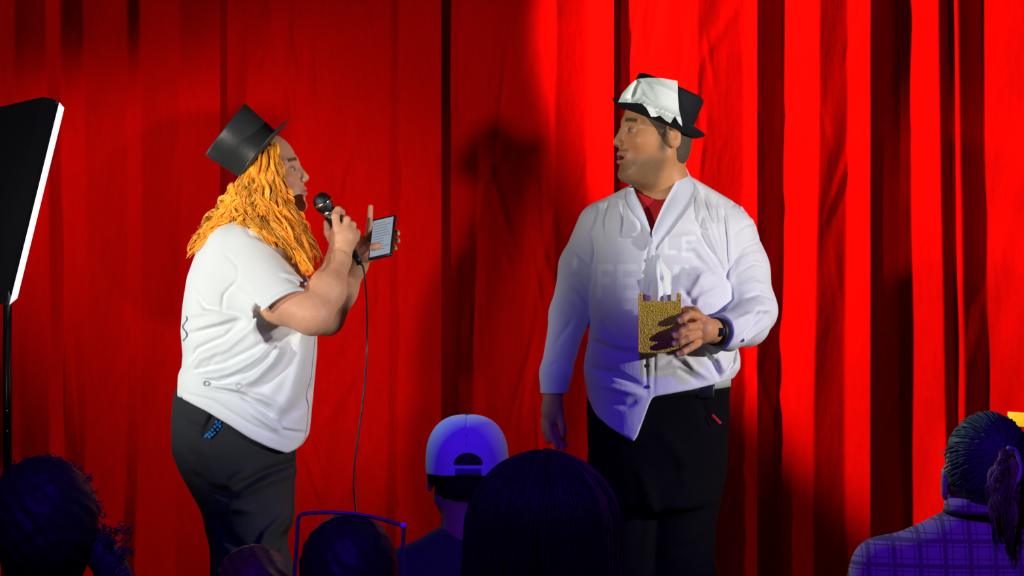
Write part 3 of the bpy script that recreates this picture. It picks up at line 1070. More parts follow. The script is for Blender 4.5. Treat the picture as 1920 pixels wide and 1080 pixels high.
def man_body(P):
    d = under_hat(P, head_d(ml(P), mouth=MOUTH, heavy=0.3, nose=1.0, back=0.016) * MS, w(1231, 229, -0.01), np.array([0.385, -0.03, 0.92]), 0.088)
    d = smin(d, chain(P, [w(1236, 300, 0.01), w(1248, 350, 0.03), w(1250, 420, 0.04)], [0.063, 0.067, 0.085]), 0.035)
    d = smin(d, ell(P, w(1212, 335, 0.0), (0.042, 0.045, 0.026)), 0.03)
    d = smin(d, ell(P, w(1245, 430, 0.03), (0.17, 0.085, 0.07)), 0.03)
    # arms inside the sleeves
    d = smin(d, chain(P, [w(1120, 420, 0.02), w(1072, 570, 0.02), w(1038, 720, 0.0), w(1037, 745, 0.0)], [0.045, 0.040, 0.028, 0.027]), 0.01)
    d = smin(d, chain(P, [w(1378, 430, 0.02), w(1410, 585, 0.0), w(1360, 620, -0.19), w(1338, 621, -0.235)], [0.045, 0.042, 0.030, 0.030]), 0.01)
    # hanging hand
    h = ell(P, w(1036, 768, -0.005), (0.031, 0.020, 0.040))
    for pts, r in (
        ([(1050, 782, -.010), (1055, 802, -.016), (1056, 816, -.020)], .0100),
        ([(1028, 792, -.005), (1033, 816, -.018), (1045, 838, -.028)], .0095),
        ([(1036, 794, .005), (1045, 820, -.002), (1056, 842, -.010)], .0098),
        ([(1040, 792, .014), (1050, 818, .010), (1060, 834, .004)], .0090),
        ([(1020, 788, .002), (1022, 810, -.004), (1030, 828, -.010)], .0085),
    ):
        n = len(pts)
        h = smin(h, chain(P, [w(*p) for p in pts], [r * (1.1 - 0.3 * i / (n - 1)) for i in range(n)], 0.004), 0.006)
    d = smin(d, h, 0.01)
    # hand on the box
    h = ell(P, w(1313, 617, -0.275), (0.034, 0.022, 0.040), np.array(Matrix.Rotation(math.radians(10), 3, 'Y')).astype(np.float32))
    h = smin(h, cone(P, w(1340, 621, -0.235), w(1318, 618, -0.268), 0.031, 0.031), 0.012)
    for pts, r in (
        ([(1312, 594, -.290), (1292, 589, -.318), (1281, 597, -.330), (1273, 601, -.332)], .0108),
        ([(1306, 612, -.298), (1290, 614, -.330), (1276, 622, -.336), (1263, 628, -.334)], .0110),
        ([(1306, 628, -.297), (1290, 634, -.330), (1276, 641, -.336), (1263, 645, -.334)], .0108),
        ([(1308, 644, -.290), (1294, 652, -.318), (1281, 660, -.330), (1270, 664, -.331)], .0095),
        ([(1318, 600, -.262), (1302, 583, -.240), (1288, 582, -.225), (1272, 588, -.208)], .0115),
    ):
        n = len(pts)
        h = smin(h, chain(P, [w(*p) for p in pts], [r * (1.1 - 0.22 * i / (n - 1)) for i in range(n)], 0.004), 0.006)
    d = smin(d, h, 0.01)
    return d


def man_col(v):
    L = ml(v.astype(np.float32))
    c = head_color(L, skinM, (0.50, 0.13, 0.10), (0.10, 0.06, 0.03), 0.95, MOUTH)
    far_ = (np.linalg.norm(L, axis=1) > 0.165)
    c[far_] = skinM
    # finger nails
    for q in ((1271, 600, -.341), (1261, 627, -.343), (1261, 644, -.343), (1268, 663, -.339)):
        near = np.linalg.norm(v - w(*q), axis=1) < 0.006
        c[near] = (0.80, 0.48, 0.40)
    return c


build('body', man_body, w(1000, 860, -0.37), w(1450, 150, 0.20), 0.0024, M['skin'], mn, man_col)
for s in (1, -1):
    eyeball(MHc + (np.array([0.0735, s * 0.031, -0.003]) * MS) @ MRh.T.astype(float), MRh, MS, (0.16, 0.20, 0.16), mn)


hm = w(1231, 229, -0.01)
upm = np.array([0.385, -0.03, 0.92])


def man_hair(P):
    L = ml(P)
    d = ell(L, (-0.002, 0, 0.028), (0.0925, 0.0820, 0.0925))
    d = smin(d, ell(L, (-0.030, 0, -0.035), (0.056, 0.062, 0.050)), 0.02)
    cut = L[:, 0] - 0.030 - 0.9 * np.clip(L[:, 2], 0, 1)
    low = np.where(L[:, 0] < -0.028, -0.075 - L[:, 2], -0.004 - L[:, 2] - 0.0)
    low = np.where((L[:, 0] > 0.008) & (L[:, 0] < 0.028), -0.030 - L[:, 2], low)
    return under_hat(P, np.maximum(np.maximum(d, cut), low), hm, upm, 0.0895)


build('hair', man_hair, w(1130, 340, -0.2), w(1340, 160, 0.2), 0.003, M['brown_hair'], mn,
      lambda v: np.tile(np.array((0.10, 0.065, 0.035)), (len(v), 1)) * (0.8 + 0.4 * np.random.RandomState(1).rand(len(v), 1)))

shirt_loft = Loft([
    (352, 1205, 1288, 0.03, 0.070), (372, 1165, 1325, 0.03, 0.088), (392, 1128, 1362, 0.02, 0.105), (420, 1112, 1382, 0.01, 0.122), (460, 1110, 1382, 0.0, 0.132), (520, 1108, 1378, 0.0, 0.142), (600, 1108, 1374, -0.005, 0.158),
    (640, 1102, 1380, -0.01, 0.166), (670, 1096, 1387, -0.01, 0.172), (690, 1094, 1387, -0.01, 0.170), (705, 1095, 1377, -0.008, 0.170), (722, 1098, 1368, -0.008, 0.170), (760, 1103, 1364, -0.006, 0.172), (840, 1107, 1362, -0.006, 0.176)], n=2.25, s=0.01)
sf = [
    ([(1220, 432), (1210, 500), (1208, 580), (1210, 660), (1212, 738)], .0045, -.004), ([(1228, 440), (1228, 520), (1226, 600), (1226, 680), (1224, 738)], .0035, -.003),
    ([(1395, 470), (1365, 520), (1330, 470), (1300, 410)], .009, -.007), ([(1380, 560), (1362, 510), (1322, 450), (1290, 420)], .010, -.006),
    ([(1300, 340), (1320, 400), (1345, 470)], .009, .005), ([(1320, 350), (1335, 400), (1355, 480)], .007, -.007), ([(1308, 360), (1305, 410), (1325, 450)], .007, -.006),
    ([(1345, 370), (1350, 420), (1362, 490)], .008, -.006), ([(1335, 365), (1342, 420), (1355, 470)], .008, .005), ([(1360, 380), (1366, 450), (1368, 520)], .008, -.008),
    ([(1320, 395), (1318, 425), (1338, 440)], .006, -.004),
    ([(1130, 385), (1120, 420), (1108, 440)], .008, -.005), ([(1150, 375), (1138, 410), (1140, 450)], .008, -.006), ([(1160, 372), (1165, 410), (1160, 445)], .007, .004),
    ([(1172, 380), (1172, 415), (1168, 440)], .006, -.005), ([(1195, 385), (1202, 415), (1212, 440)], .006, -.006), ([(1112, 440), (1118, 470), (1112, 500)], .006, -.005),
    ([(1290, 560), (1315, 520), (1350, 500)], .010, .005), ([(1285, 600), (1312, 560), (1350, 540)], .010, .006), ([(1278, 540), (1300, 570), (1310, 590)], .008, -.005),
    ([(1120, 580), (1145, 620), (1180, 650)], .012, -.004), ([(1115, 640), (1150, 660), (1195, 665)], .012, -.006), ([(1110, 630), (1150, 645), (1195, 650)], .010, .005),
    ([(1110, 690), (1150, 700), (1205, 725)], .010, -.006), ([(1120, 720), (1160, 730), (1205, 738)], .010, .004), ([(1150, 760), (1175, 760), (1195, 750)], .010, -.004),
    ([(1240, 680), (1260, 670), (1290, 690)], .008, -.005), ([(1310, 655), (1335, 680), (1350, 710)], .008, -.009), ([(1322, 650), (1350, 675), (1362, 700)], .009, .006),
    ([(1385, 650), (1378, 680), (1360, 704)], .006, -.008), ([(1280, 665), (1300, 690), (1330, 710)], .009, .005), ([(1230, 700), (1270, 690), (1310, 716)], .008, -.004),
    ([(1140, 500), (1118, 540), (1112, 600)], .010, .003), ([(1240, 450), (1290, 445), (1340, 500)], .012, .004), ([(1255, 470), (1300, 480), (1350, 530)], .012, -.004),
]
# sleeve creases (right of the picture)
sfs = [([(1380, 470), (1410, 455), (1428, 450)], .006, -.004), ([(1380, 490), (1412, 475), (1432, 475)], .006, .003), ([(1382, 510), (1415, 492), (1438, 498)], .006, -.005), ([(1372, 440), (1400, 420), (1418, 418)], .006, -.004),
       ([(1385, 535), (1418, 522), (1445, 530)], .007, .004), ([(1395, 560), (1425, 550), (1450, 560)], .006, -.005), ([(1368, 600), (1400, 588), (1440, 590)], .007, .004), ([(1365, 640), (1400, 612), (1440, 575)], .007, -.004),
       ([(1380, 645), (1415, 622), (1448, 600)], .006, .004), ([(1400, 600), (1420, 580), (1452, 580)], .006, -.005), ([(1395, 395), (1405, 390), (1412, 410)], .005, -.004), ([(1375, 385), (1385, 378), (1392, 392)], .005, -.004)]
sfl = [([(1080, 470), (1098, 490), (1112, 500)], .006, -.004), ([(1068, 520), (1088, 520), (1105, 545)], .007, -.004), ([(1060, 540), (1080, 548), (1095, 575)], .007, .004), ([(1040, 650), (1060, 620), (1075, 600)], .008, -.003), ([(1030, 690), (1045, 680), (1066, 690)], .006, -.003)]


def shirt(P):
    d = shirt_loft(P)
    hx = np.array([W(p, 0)[0] for p in (1060, 1092, 1103, 1118, 1140, 1165, 1183, 1190, 1200, 1212, 1217, 1222, 1290, 1372, 1400)])
    hz = np.array([W(0, p)[2] for p in (735, 745, 758, 778, 797, 812, 822, 812, 785, 752, 742, 739, 727, 709, 705)])
    z = np.interp(P[:, 0], hx, hz)
    z = np.where(P[:, 1] > 8.02, w(0, 738)[2], z)
    d = smax(d, (z - P[:, 2]) * 0.7, 0.004)
    d = smax(d, -np.maximum(shirt_loft(P, -0.024), (P[:, 2] - z) - 0.012), 0.003)
    # shoulders
    d = smin(d, chain(P, [w(1138, 412, 0.02), w(1210, 372, 0.035)], [0.055, 0.050]), 0.03)
    d = smin(d, chain(P, [w(1368, 418, 0.02), w(1290, 368, 0.035)], [0.055, 0.050]), 0.03)
    # sleeve at the side
    a = chain(P, [w(1128, 425, 0.01), w(1092, 500, 0.01), w(1068, 590, 0.015), w(1042, 700, 0.0), w(1036, 760, 0.0)], [0.066, 0.060, 0.052, 0.040, 0.034], 0.02)
    a = smax(a, (w(0, 738)[2] - P[:, 2]), 0.004)
    d = smin(d, a, 0.010)
    # bent sleeve
    b = chain(P, [w(1372, 438, 0.01), w(1392, 505, 0.01), w(1410, 582, 0.0)], [0.068, 0.067, 0.063], 0.03)
    b = smin(b, chain(P, [w(1410, 582, 0.0), w(1400, 606, -0.09), w(1366, 622, -0.19), w(1340, 622, -0.235)], [0.062, 0.056, 0.045, 0.043], 0.03), 0.03)
    wr = w(1349, 622, -0.22).astype(np.float32)
    ax = (w(1336, 622, -0.245) - w(1362, 622, -0.195))
    ax = (ax / np.linalg.norm(ax)).astype(np.float32)
    t = (P - wr) @ ax
    b = smax(b, t, 0.003)
    d = smin(d, b, 0.010)
    # open neck
    q = P - w(1222, 440, -0.12).astype(np.float32)
    ang1 = q[:, 0] * 0.93 - q[:, 2] * 0.42
    ang2 = -q[:, 0] * 0.93 - q[:, 2] * 0.36
    vcut = np.maximum(np.maximum(ang1, ang2), P[:, 1] - 8.03)
    d = smax(d, -vcut, 0.004)
    d = smax(d, -cone(P, w(1240, 400, 0.03), w(1238, 330, 0.02), 0.070, 0.078), 0.004)
    fr = P[:, 1] < 8.03
    if fr.any():
        Q = P[fr]
        Lm = np.zeros(len(Q), dtype=np.float32)
        for (pts, wd, am) in sf:
            Lm += poly_fold(Q, pts, wd * 0.85, am * 1.45, 7.86)
        for (pts, wd, am) in sfs + sfl:
            Lm += poly_fold(Q, pts, wd * 0.85, am * 1.5, 7.93)
        Lm = 0.015 * np.tanh(Lm / 0.015)
        # cuff seam
        tq = (Q - wr) @ ax
        Lm += -0.003 * np.exp(-((tq + 0.05) / 0.004) ** 2) * (Q[:, 0] > wr[0] - 0.01) * (Q[:, 2] < w(0, 570)[2])
        d[fr] -= Lm
    return d


LET = {'F': [(0, 0, .28, 1), (0, 0, 1, .2), (0, .4, .8, .6)], 'E': [(0, 0, .28, 1), (0, 0, 1, .2), (0, .4, .85, .6), (0, .8, 1, 1)],
       'T': [(0, 0, 1, .22), (.36, 0, .66, 1)], 'L': [(0, 0, .28, 1), (0, .8, 1, 1)]}


def shirt_col(v):
    c = np.tile(np.array((0.76, 0.77, 0.82)), (len(v), 1))
    px = 960 + v[:, 0] / v[:, 1] * F
    py = 540 - (v[:, 2] - CZ) / v[:, 1] * F
    fr = v[:, 1] < 7.95
    for (ch, x0, y0, x1, y1) in (('F', 1120, 495, 1150, 558), ('E', 1157, 495, 1196, 558), ('T', 1262, 497, 1300, 560), ('L', 1246, 440, 1270, 476), ('E', 1278, 442, 1306, 480)):
        for (a, b, a2, b2) in LET[ch]:
            m = fr & (px > x0 + a * (x1 - x0)) & (px < x0 + a2 * (x1 - x0)) & (py > y0 + b * (y1 - y0)) & (py < y0 + b2 * (y1 - y0))
            c[m] = (0.86, 0.92, 0.94)
    # small logo on the sleeve near the cuff
    m = fr & (np.hypot(px - 1391, py - 638) < 5) & (px - 1391 + py - 638 > -2)
    c[m] = (0.05, 0.05, 0.08)
    return c


sh = build('shirt', shirt, w(1000, 835, -0.30), w(1475, 330, 0.24), 0.0033, M['shirt'], mn, shirt_col)


def under(P):
    d = shirt_loft(P, -0.020)
    d = smin(d, chain(P, [w(1208, 384, 0.0), w(1270, 384, 0.01)], [0.055, 0.055]), 0.03)
    d = smax(d, np.abs(P[:, 0] - w(1236, 0)[0]) - 0.072, 0.01)
    d = smax(d, P[:, 2] - w(0, 366)[2] - 0.4 * np.abs(P[:, 0] - w(1236, 0)[0]), 0.006)
    d = smax(d, w(0, 500)[2] - P[:, 2], 0.01)
    return smax(d, -cone(P, w(1240, 420, 0.05), w(1228, 330, 0.0), 0.062, 0.074), 0.004)


build('undershirt', under, w(1110, 510, -0.22), w(1370, 335, 0.2), 0.004, M['red_tee'], mn)


# collar flaps: two thick bands
def flap(name, inner, outer, parent, m, th=0.004, n=22, mcols=6):
    A, B_ = catmull([w(*p) for p in inner], n), catmull([w(*p) for p in outer], n)
    V = []
    for i in range(n):
        for j in range(mcols):
            t = j / (mcols - 1)
            p = A[i] * (1 - t) + B_[i] * t
            p = p + np.array([0, -0.008 * math.sin(math.pi * t), 0])
            V.append(p)
    V = np.array(V)
    F1 = []
    for i in range(n - 1):
        for j in range(mcols - 1):
            a = i * mcols + j
            F1.append([a, a + 1, a + mcols + 1, a + mcols])
    back = V + np.array([0, th, 0])
    off = len(V)
    F2 = [[q + off for q in reversed(fc)] for fc in F1]
    rim = [i * mcols for i in range(n)] + [(n - 1) * mcols + j for j in range(1, mcols)] + [i * mcols + mcols - 1 for i in range(n - 2, -1, -1)] + [j for j in range(mcols - 2, 0, -1)]
    F3 = [[rim[i], rim[i] + off, rim[(i + 1) % len(rim)] + off, rim[(i + 1) % len(rim)]] for i in range(len(rim))]
    return link(name, np.vstack([V, back]), F1 + F2 + F3, m, parent, True, np.tile(np.array((0.74, 0.78, 0.88)), (2 * len(V), 1)))


flap('collar', [(1282, 306, .050), (1270, 335, -.025), (1248, 375, -.075), (1234, 405, -.112), (1222, 436, -.135)], [(1290, 322, .055), (1304, 350, -.015), (1292, 380, -.078), (1262, 420, -.128), (1226, 468, -.146)], mn, M['shirt'])
flap('collar', [(1188, 352, -.030), (1194, 368, -.068), (1204, 388, -.100), (1212, 408, -.118), (1220, 432, -.135)], [(1174, 354, -.025), (1172, 374, -.070), (1184, 398, -.108), (1200, 418, -.126), (1216, 444, -.138)], mn, M['shirt'])
bvS = bvh_of([sh])
for (a, b) in ((1218, 488), (1218, 684), (1218, 724)):
    q = w(a, b, -0.16)
    y = hit_y(bvS, q[0], q[2]) or 7.84
    v, f = tube_mesh([([(q[0], y - 0.0025, q[2]), (q[0], y + 0.002, q[2])], 0.0048)], 12)
    link('button', v, f, M['pale_cloth'], mn)

# watch
wc = w(1344, 622, -0.232)
axw = (w(1336, 622, -0.245) - w(1362, 622, -0.195))
axw /= np.linalg.norm(axw)
e1 = np.cross(axw, [0, 0, 1])
e1 /= np.linalg.norm(e1)
WRm = np.stack([e1, np.cross(axw, e1), axw], 1)
v, f = lathe([(0.0345, -0.011), (0.0375, -0.010), (0.0375, 0.010), (0.0345, 0.011), (0.0345, -0.011)], WRm, wc, 32)
wt = link('watch', v, f, M['rubber'], mn)
tag(wt, 'black wrist watch')
fc = wc - e1 * 0.0 + np.array([0.010, -0.036, 0])
v, f = box_mesh((0.016, 0.008, 0.022), I3, fc, 0.002)
link('watch_face', v, f, M['black_plastic'], wt)
v, f = box_mesh((0.003, 0.002, 0.004), I3, fc + [0.002, -0.0045, -0.002], 0.0004)
link('screen_glint', v, f, M['metal'], wt)

# trousers
trM = Loft([(700, 1103, 1368, -0.004, 0.150), (730, 1101, 1368, -0.004, 0.152), (780, 1100, 1367, 0.0, 0.155), (860, 1103, 1364, 0.0, 0.155), (920, 1112, 1350, 0.0, 0.150), (960, 1120, 1342, 0, 0.145)], n=2.3)
tm_folds = [([(1310, 745), (1330, 790), (1345, 800)], .010, -.006), ([(1230, 800), (1280, 860), (1290, 940)], .02, .006), ([(1340, 840), (1290, 880), (1240, 890)], .015, -.006), ([(1200, 880), (1225, 960), (1215, 1060)], .018, .010),
            ([(1330, 900), (1290, 950), (1250, 960)], .015, .006), ([(1335, 1000), (1300, 1030), (1260, 1040)], .015, -.008)]


def trousersM(P):
    d = trM(P)
    d = smax(d, w(0, 950)[2] - P[:, 2], 0.03)
    d = smax(d, P[:, 2] - w(0, 706)[2] - 0.06 * (P[:, 0] - w(1230, 0)[0]), 0.006)
    d = smin(d, chain(P, [w(1172, 890, 0), w(1185, 1090, 0), w(1180, 1250, 0.0), w(1178, 1395, 0)], [0.095, 0.092, 0.078, 0.072], 0.03), 0.03)
    d = smin(d, chain(P, [w(1288, 880, 0), w(1272, 1020, 0), w(1280, 1100, -0.02), w(1290, 1250, 0), w(1300, 1395, 0)], [0.106, 0.090, 0.092, 0.078, 0.072], 0.03), 0.012)
    d = smax(d, w(0, 1408)[2] - P[:, 2], 0.006)
    fr = P[:, 1] < 8.0
    if fr.any():
        Q = P[fr]
        disp = np.zeros(len(Q), dtype=np.float32)
        for (pts, wd, am) in tm_folds:
            disp += poly_fold(Q, pts, wd, am, 7.85)
        d[fr] -= disp
    return d


build('trousers', trousersM, w(1075, 1425, -0.25), w(1400, 690, 0.25), 0.005, M['black_trouser'], mn)
for cx in (1172, 1304):
    c = w(cx, 1400, 0.03)
    c[2] = 0.24
    build('shoe', lambda P, c=c: shoe(P, c, (-0.35, -1, 0)), c - [0.16, 0.30, 0.02], c + [0.12, 0.14, 0.17], 0.005, M['rubber'], mn)

# belt follows the waist, slightly higher at the right
def band(loft, a0, a1, pyc, h, off, th, slope, n=60, nn=2.3):
    V = []
    for i in range(n):
        a = a0 + (a1 - a0) * i / (n - 1)
        for (dz, oo) in ((-h / 2, off), (-h / 2, off + th), (h / 2, off + th), (h / 2, off)):
            zc = w(0, pyc)[2]
            cx, cy, rx, ry = [float(q[0]) for q in loft.at(np.array([zc]))]
            ca, sa = math.cos(a), math.sin(a)
            k = (abs(ca) ** nn + abs(sa) ** nn) ** (-1 / nn)
            V.append((cx + (rx + oo) * k * ca, cy + (ry + oo) * k * sa, zc + dz + slope * k * ca))
    Fb = []
    for i in range(n - 1):
        for j in range(4):
            k = (j + 1) % 4
            Fb.append((i * 4 + j, i * 4 + k, (i + 1) * 4 + k, (i + 1) * 4 + j))
    return np.array(V), Fb


v, f = band(trM, math.radians(-97), math.radians(150), 731, 0.034, 0.001, 0.004, 0.020)
blt = link('belt', v, f, M['rubber'], mn)
v, f = band(trM, math.radians(-47), math.radians(-22), 727, 0.030, 0.0055, 0.003, 0.022, 16)
tag(link('shirt_tail', v, f, M['pale_cloth'], mn), 'pale bit of cloth showing at the belt')
v, f = box_mesh((0.048, 0.020, 0.034), I3, w(1322, 734, -0.135), 0.004)
link('belt_pouch', v, f, M['black_plastic'], mn)
v, f = box_mesh((0.007, 0.003, 0.030), np.array(Matrix.Rotation(math.radians(-38), 3, 'Y')), w(1342, 786, -0.135), 0.001)
v[:, 0] += np.where(v[:, 2] < w(0, 786)[2], np.sign(v[:, 0] - w(1342, 786, -0.135)[0]) * 0.004, 0)
tag(link('pocket_tag', v, f, M['red_tag'], mn), 'small red tag')

# hat
hm = w(1231, 229, -0.01)
upm = np.array([0.385, -0.03, 0.92])
HM = frame((-0.92, -0.12, 0.385), upm)


def brim_warp2(p, a, r):
    if r > 0.099:
        t = (r - 0.099) / 0.036
        p = p + np.array([0, 0, 0.017 * t * t + 0.010 * t * abs(math.sin(a)) ** 1.6 - 0.004 * t * max(0, math.cos(a))])
    return p


prof2 = [(0.0, 0.108), (0.05, 0.1085), (0.083, 0.107), (0.093, 0.103), (0.0955, 0.097), (0.096, 0.055), (0.0965, 0.012), (0.0965, 0.003), (0.103, 0.001), (0.115, 0.001), (0.131, 0.003),
         (0.1345, 0.0015), (0.132, -0.002), (0.115, -0.003), (0.103, -0.003), (0.0925, 0.0), (0.0925, 0.05), (0.090, 0.088), (0.0, 0.092)]
v, f = lathe(prof2, HM, hm, 72, brim_warp2)
hatM = link('hat', v, f, M['hat_felt'], mn)
tag(hatM, 'black felt hat with low crown')
v, f = lathe([(0.0960, 0.004), (0.0980, 0.004), (0.0978, 0.030), (0.0955, 0.030)], HM, hm, 72)
link('hat_band', v, f, M['ribbon'], hatM)

# tissue draped on the hat
bvH = bvh_of([hatM])
outl = [(1159, 192), (1166, 176), (1180, 160), (1196, 147), (1215, 146), (1240, 148), (1269, 153), (1270, 180), (1272, 208), (1277, 239), (1270, 232), (1263, 220), (1259, 226), (1255, 233), (1246, 228), (1236, 219), (1228, 221), (1219, 221), (1210, 205), (1201, 196), (1180, 194)]
import mathutils.geometry as mg
def sheet(name, outline, bv, y_def, parent, m, off=0.006, step=3.0, th=0.0015, crump=0.004, fy=None, rad=None):
    pts = []
    x0, x1 = min(p[0] for p in outline), max(p[0] for p in outline)
    y0, y1 = min(p[1] for p in outline), max(p[1] for p in outline)
    ol = []
    n = len(outline)
    for i in range(n):
        a, b = outline[i], outline[(i + 1) % n]
        k = max(1, int(math.hypot(b[0] - a[0], b[1] - a[1]) / step))
        for j in range(k):
            ol.append((a[0] + (b[0] - a[0]) * j / k, a[1] + (b[1] - a[1]) * j / k))
    def inside(x, y):
        c = False
        j = len(ol) - 1
        for i in range(len(ol)):
            if (ol[i][1] > y) != (ol[j][1] > y) and x < (ol[j][0] - ol[i][0]) * (y - ol[i][1]) / (ol[j][1] - ol[i][1]) + ol[i][0]:
                c = not c
            j = i
        return c
    inner = []
    yy = y0 + step / 2
    while yy < y1:
        xx = x0 + step / 2
        while xx < x1:
            if inside(xx, yy) and min((xx - a) ** 2 + (yy - b) ** 2 for a, b in ol) > (step * 0.5) ** 2:
                inner.append((xx, yy))
            xx += step
        yy += step
    allp = ol + inner
    edges = [(i, (i + 1) % len(ol)) for i in range(len(ol))]
    r = mg.delaunay_2d_cdt([Vector(p) for p in allp], edges, [], 1, 1e-5)
    P2 = [tuple(p) for p in r[0]]
    V = []
    for (a, b) in P2:
        q = w(a, b, y_def)
        if fy is not None:
            y = fy(a, b)
        else:
            y = hit_y(bv, q[0], q[2], 7.5)
            y = (8 + y_def if y is None else y) - off
        V.append([q[0], y, q[2]])
    V = np.array(V)
    # relax depth so the sheet bridges between brim and crown
    nb = [set() for _ in V]
    for t in r[2]:
        for i in range(3):
            nb[t[i]].add(t[(i + 1) % 3])
            nb[t[(i + 1) % 3]].add(t[i])
    if fy is None:
        ylim = V[:, 1].copy()
        for _ in range(10):
            V[:, 1] = [min(ylim[i], np.mean([V[j, 1] for j in nb[i]])) if nb[i] else V[i, 1] for i in range(len(V))]
    for i, (a, b) in enumerate(P2):
        if rad:
            an_ = math.atan2(b - rad[1], a - rad[0])
            V[i, 1] -= crump * 1.6 * abs(math.sin(an_ * 5.0 + 0.6)) * min(1, math.hypot(a - rad[0], b - rad[1]) / 40.0)
            continue
        V[i, 1] -= crump * (abs(math.sin(a / 9.0 - b / 14.0)) + 0.8 * abs(math.sin(a / 16.0 + b / 11.0 + 1)) - 0.2)
    faces = [list(t) for t in r[2]]
    back = V + np.array([0, th, 0])
    o_ = len(V)
    allf = faces + [[q + o_ for q in reversed(t)] for t in faces]
    return link(name, np.vstack([V, back]), allf, m, parent, True)


t1 = sheet('tissue', outl, bvH, -0.09, None, M['tissue'], crump=0.008, rad=(1196, 140))
tag(t1, 'white paper tissue draped over the front of the black felt hat', 'tissue')

# tissue box
bx = empty('tissue_box', w(1236, 612, -0.26), 'gold glitter patterned cube tissue box held against the white shirt', 'tissue box')
bc = w(1237, 612, -0.262)
bw = 77 / F * (7.685)
bh = 96 / F * 7.685
RB = np.array(Matrix.Rotation(math.radians(-3), 3, 'Z'))
tht = 0.004
V_, F_ = [], []
for (cs, cc) in (((bw, tht, bh), (0, -bw / 2, 0)), ((bw, tht, bh), (0, bw / 2, 0)), ((tht, bw, bh), (-bw / 2, 0, 0)), ((tht, bw, bh), (bw / 2, 0, 0)), ((bw, bw, tht), (0, 0, -bh / 2))):
    n = 26
    v, f = box_mesh(cs, RB, bc + np.array(cc) @ RB.T)
    b = len(V_)
    V_ += v.tolist()
    F_ += [[b + i for i in q] for q in f]
# side ears standing above the top at the left and right edges
for s in (-1, 1):
    v, f = box_mesh((0.010, bw * 0.9, 0.020), RB, bc + np.array([s * (bw / 2 - 0.004), 0, bh / 2 + 0.010]) @ RB.T, 0.002)
    b = len(V_)
    V_ += v.tolist()
    F_ += [[b + i for i in q] for q in f]
gm = bpy.data.materials.new('gold_glitter_card')
gm.use_nodes = True
nt = gm.node_tree
bs = nt.nodes['Principled BSDF']
tc = nt.nodes.new('ShaderNodeTexCoord')
vo = nt.nodes.new('ShaderNodeTexVoronoi')
vo.inputs['Scale'].default_value = 300
nt.links.new(tc.outputs['Object'], vo.inputs['Vector'])
cr = nt.nodes.new('ShaderNodeValToRGB')
cr.color_ramp.elements[0].position = 0.10
cr.color_ramp.elements[0].color = (0.95, 0.85, 0.45, 1)
cr.color_ramp.elements[1].position = 0.32
cr.color_ramp.elements[1].color = (0.80, 0.50, 0.010, 1)
e = cr.color_ramp.elements.new(0.75)
e.color = (0.50, 0.33, 0.006, 1)
nt.links.new(vo.outputs['Distance'], cr.inputs['Fac'])
nt.links.new(cr.outputs['Color'], bs.inputs['Base Color'])
bs.inputs['Roughness'].default_value = 0.4
bmp = nt.nodes.new('ShaderNodeBump')
bmp.inputs['Distance'].default_value = 0.002
nt.links.new(vo.outputs['Distance'], bmp.inputs['Height'])
nt.links.new(bmp.outputs['Normal'], bs.inputs['Normal'])
link('box_body', V_, F_, gm, bx, smooth=False)
# lid with a slot
V_, F_ = [], []
zt = bh / 2 - 0.004
for (cs, cc) in (((bw, bw * 0.3, tht), (0, -bw * 0.35, zt)), ((bw, bw * 0.3, tht), (0, bw * 0.35, zt)), ((bw * 0.15, bw * 0.4, tht), (-bw * 0.42, 0, zt)), ((bw * 0.15, bw * 0.4, tht), (bw * 0.42, 0, zt))):
    v, f = box_mesh(cs, RB, bc + np.array(cc) @ RB.T)
    b = len(V_)
    V_ += v.tolist()
    F_ += [[b + i for i in q] for q in f]
lid = link('lid', V_, F_, mat('orange_card', (0.75, 0.38, 0.10), 0.6), bx, smooth=False)
# edge trims, pale orange
for s in (-1, 1):
    v, f = box_mesh((0.0035, 0.0035, bh + 0.018), RB, bc + np.array([s * (bw / 2 + 0.0008), -bw / 2 - 0.0008, 0.009]) @ RB.T, 0.001)
    link('edge_trim', v, f, lid.data.materials[0], bx)

# tissue standing in the box: crumpled fan
ot = [(1203, 565), (1202, 552), (1198, 540), (1194, 526), (1200, 524), (1208, 517), (1203, 512), (1212, 496), (1214, 480), (1218, 484), (1222, 474), (1226, 480), (1230, 476), (1236, 478), (1240, 490), (1252, 504), (1263, 518), (1260, 535), (1258, 550), (1258, 565)]
t2 = sheet('tissue', ot, None, -0.262, None, M['tissue'], step=3.0, crump=0.0, th=0.002,
           fy=lambda a, b: 7.700 + 0.045 * min(1.0, abs(a - (1234 - (565 - b) * 0.06)) / 26.0) - 0.014 * math.exp(-((a - (1252 - (565 - b) * 0.18)) / 4.0) ** 2) - 0.012 * math.exp(-((a - (1210 + (565 - b) * 0.1)) / 4.0) ** 2) + 0.003 * math.sin(a / 4.0 + b / 9.0))
tag(t2, 'white paper tissue standing up out of the gold tissue box', 'tissue')

#AUDIENCE
# ------------------------------------------------------------------ audience, seen from behind
def seat_body(P, head, r, sh_w, Y, sh_drop, dep=0.12, lean=0.0):
    """head centre (world), torso down to the seat, thighs forward, shins to the floor"""
    hx, hy, hz = head
    d = chain(P, [(hx, hy + 0.01, hz - r), (hx, hy - 0.01, hz - sh_drop + 0.02)], [0.055, 0.06])
    return d


